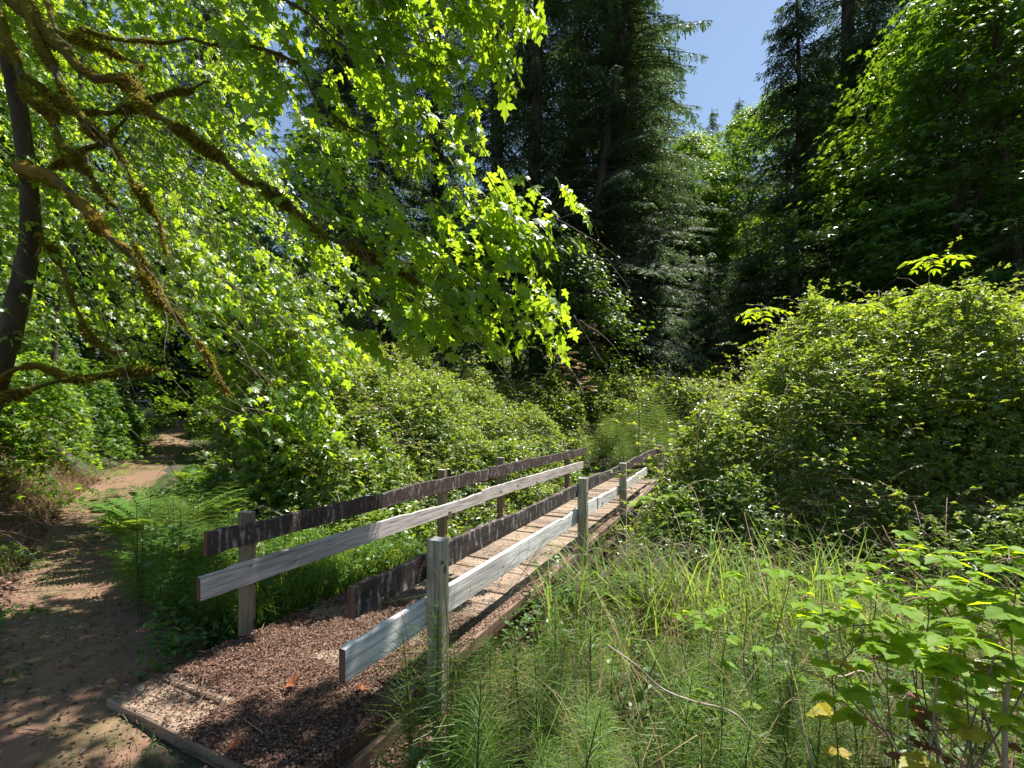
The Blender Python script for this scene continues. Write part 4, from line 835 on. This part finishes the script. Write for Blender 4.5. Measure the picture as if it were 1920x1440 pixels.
for i, (px_, py_, d, lb) in enumerate([(1700, 1300, 1.65, 'withered rusty leaves under the yellow leaf'), (1755, 1350, 1.6, 'rust coloured dead leaves near the bottom edge'), (1880, 1280, 1.6, 'withered brown leaves beside the bleached cane'), (1500, 1120, 2.5, 'small dry brown seed head in the grass')]):
    cane(lb, [(px_+10, 1480, d), (px_+5, 1420, d), (px_, py_, d)], [.003, .002], 'deadtwig', 5, 860+i, 'rust', (.025, .05), 'withered_plant', petiole=.02)
cane('leafy yellow green bramble spray leaning over the third right post', [(1300, 1120, 6.0), (1295, 1020, 6.0), (1270, 960, 6.0), (1235, 935, 6.0), (1205, 945, 6.0)], [.008, .003], 'redcane', 11, 870, size=(.09, .15), petiole=.12)
cane('withered rust brown branch hanging at the foot of the leaning fir', [(1035, 640, 15), (1050, 670, 15), (1075, 700, 15), (1095, 740, 15)], [.03, .015], 'deadtwig', 34, 871, 'drygrass', (.12, .26), 'dead_branch', petiole=.35)
cane('second rusty dead branch lower beside the fir foot', [(1075, 590, 17), (1100, 630, 17), (1130, 680, 17)], [.03, .015], 'deadtwig', 26, 872, 'drygrass', (.12, .24), 'dead_branch', petiole=.35)
# arching dead brambles hanging over the beam at the second and third posts
for i in range(22):
    r = R(880+i); x0 = r.uniform(1030, 1330); d = r.uniform(3.6, 4.8)
    cane('thin bare bramble loop arching over the bridge beam', [(x0+60, 1190, d), (x0+20+r.uniform(-30, 30), 1090, d), (x0-20+r.uniform(-20, 20), 1020+r.uniform(-20, 20), d), (x0-80, 1050+r.uniform(-10, 40), d), (x0-110, 1110+r.uniform(-20, 30), d-.1)], [.004, .0018], 'deadtwig', 0, 890+i)['group'] = 'bare bramble loops by the beam'
for i, (x0, y0, x1, y1, lb) in enumerate([(838, 1190, 806, 1040, 'dry bent grass stalk with a drooping seed head in front of the near post'), (845, 1230, 796, 1066, 'second shorter nodding grass stalk before the near post'), (770, 1250, 722, 1125, 'dry grass stalk arching left of the near post')]):
    d = 2.15; q = smooth_path([P(x0, 1400, d), P(x0, y0, d), P((x0+x1)/2+8, y1+30, d), P(x1, y1-8, d), P(x1-12, y1+22, d)], 6); mb = MB(); o_ = q[0].copy(); tube(mb, q-o_, [.002, .0012, .001], 4, 0, cap=False)
    h = q[-6:]-o_; r = R(900+i); n = 40; t = r.random(n)*(len(h)-1); k = t.astype(int).clip(0, len(h)-2); c = h[k]+(h[k+1]-h[k])*(t-k)[:, None]; leaves(mb, KITE, c, r.uniform(.008, .016, n), r.normal(0, 1, (n, 3))+[0, 0, -.8], r.normal(0, 1, (n, 3)), 0, None, .4)
    o = mb.build('grass_stalk', M['drygrass']); o.location = o_; tag(o, lb, 'grass stalk', 'dry grass stalks by the near post')

# ---------------------------------------------------------------- elder shoots on the right thicket
def elder(label, pts, seed, nwh=5, L=.42):
    r = R(seed); q = smooth_path(np.array([P(*p) for p in pts]), 6); base = q[0].copy(); root = thing('elder_shrub', label, 'shrub', base); q = q-base
    sm_ = MB(); tube(sm_, q, [.016, .006], 6, 0, .04, r); pos = []; Y = []; U = []; S = []
    for t in np.linspace(.35, 1, nwh):
        b = np.array([np.interp(t, np.linspace(0, 1, len(q)), q[:, j]) for j in range(3)]); th0 = r.uniform(0, PI)
        for a_ in range(4 if t < 1 else 6):
            th = th0+a_*2*PI/(4 if t < 1 else 6)+r.normal(0, .2); d = np.array([math.cos(th), math.sin(th), 0]); sd = np.array([-d[1], d[0], 0]); l = L*r.uniform(.8, 1.1); tt = np.linspace(0, 1, 6)[:, None]; c = b+d*l*tt+np.array([0, 0, 1.])*l*(.45*tt-.55*tt**2)
            tube(sm_, c, [.003, .0015], 3, 0, cap=False)
            for k in (2, 3, 4, 5):
                for sg in ((-1, 1) if k < 5 else (-.5, 0, .5)):
                    pos.append(c[k]); Y.append(nrm(sd*sg*1.0+d*.55+np.array([0, 0, -.25])+r.normal(0, .1, 3))); U.append(nrm(np.array([0, 0, 1.])+r.normal(0, .2, 3))); S.append(l*.38*r.uniform(.85, 1.15))
    sm_.build('stem', M['redcane'], root); cm = MB(); leaves(cm, OVAL, np.array(pos), np.array(S), np.array(Y), np.array(U), 0, None, .62); cm.build('leaves', M['cane_leaf'], root)
for i, (pts, lb, nw) in enumerate([
    ([(1755, 760, 7.9), (1720, 660, 7.8), (1735, 590, 7.7), (1745, 490, 7.6)], 'tall elder shoot rising above the right thicket', 4),
    ([(1640, 700, 7.9), (1620, 640, 7.9), (1600, 580, 7.9)], 'elder shoot with drooping leaves left of the tall shoot', 3),
    ([(1900, 690, 7.0), (1870, 640, 7.0), (1845, 580, 7.0)], 'elder shoot at the upper right corner of the thicket', 3),
    ([(1560, 690, 8.6), (1550, 630, 8.6), (1560, 585, 8.6)], 'small elder shoot on the left shoulder of the thicket', 3),
    ([(1700, 800, 7.3), (1690, 740, 7.2), (1680, 680, 7.2)], 'elder leaves hanging in the middle of the thicket', 3),
    ([(1840, 800, 6.8), (1830, 740, 6.7), (1815, 690, 6.7)], 'yellowish elder shoot low at the right of the thicket', 3),
    ([(1450, 690, 9), (1440, 620, 9), (1425, 585, 9)], 'thin bramble shoot on the far left crest of the thicket', 2)]): elder(lb, pts, 920+i, nw)

# ---------------------------------------------------------------- parked car far down the path
CP = at(228, 28.0); print('car', CP, P(250, 802, 28)); car = thing('parked_car', 'silver car parked at the end of the path half hidden by shrubs', 'car', (CP[0], CP[1], CP[2]+.0), math.radians(152))
def prism(mb, prof, w0, w1, m=0, bev=.08):      # side profile (x,z) lofted across the width with rounded shoulders
    prof = np.array(prof, float); n = len(prof); c = prof.mean(0); rows = []
    for t, s in ((-w1/2, .93), (-w1/2+bev, 1), (w1/2-bev, 1), (w1/2, .93)):
        q = c+(prof-c)*s; rows.append(np.column_stack([q[:, 0], np.full(n, t), q[:, 1]]))
    V = np.array(rows); i = np.arange(3)[:, None]*n; j = np.arange(n)[None]; j2 = (j+1) % n
    mb.add(V, np.stack([i+j, i+j2, i+n+j2, i+n+j], -1).reshape(-1, 4), m, False); mb.add(V[0], [list(range(n))[::-1]], m); mb.add(V[-1], [list(range(n))], m)
mb = MB(); prism(mb, [(-2.2, .35), (-2.25, .75), (-2.15, .95), (-1.3, 1.0), (1.2, .98), (2.0, .88), (2.25, .7), (2.25, .35)], 1.8, 1.8); mb.build('body', M['carpaint'], car)
mb = MB(); prism(mb, [(-2.08, .98), (-1.75, 1.46), (-1.2, 1.52), (.2, 1.5), (1.05, 1.0)], 1.5, 1.56, 0, .1); mb.build('cabin', M['carpaint'], car)
mb = MB(); mb.add([(-2.13, -.62, 1.03), (-2.13, .62, 1.03), (-1.82, .55, 1.42), (-1.82, -.55, 1.42)], [[0, 3, 2, 1]]); mb.build('rear_window', M['carglass'], car)
for s in (-1, 1):
    mb = MB(); y = .795*s; mb.add([(-1.75, y, 1.05), (.75, y, 1.05), (.1, y-.03*s, 1.42), (-1.5, y-.03*s, 1.42)], [[0, 1, 2, 3] if s < 0 else [3, 2, 1, 0]]); mb.build('side_window', M['carglass'], car)
    mb = MB(); prism(mb, [(-2.29, .68), (-2.28, .95), (-2.12, .97), (-2.1, .68)], .16, .16); o = mb.build('tail_lamp', M['carred'], car); o.location = (0, .8*s, 0)
    for xw in (-1.4, 1.4):
        mb = MB(); tube(mb, [(xw, .68*s, .32), (xw, .90*s, .32)], .32, 20); V0 = [(xw+.32*math.cos(a), .905*s, .32+.32*math.sin(a)) for a in np.linspace(0, 2*PI, 20, endpoint=False)]; mb.add(V0, [list(range(20))]); wo = mb.build('wheel', M['rubber'], car)
        mb = MB(); mb.add([(xw+.19*math.cos(a), .915*s, .32+.19*math.sin(a)) for a in np.linspace(0, 2*PI, 16, endpoint=False)], [list(range(16))]); mb.build('rim', M['chrome'], wo)
mb = MB(); prism(mb, [(-2.36, .38), (-2.36, .58), (-2.2, .6), (-2.2, .36)], 1.7, 1.75); mb.build('rear_bumper', M['chrome'], car)
print('done'); open('/tmp/log','w').write(str(CP)+str(P(250,802,28)))
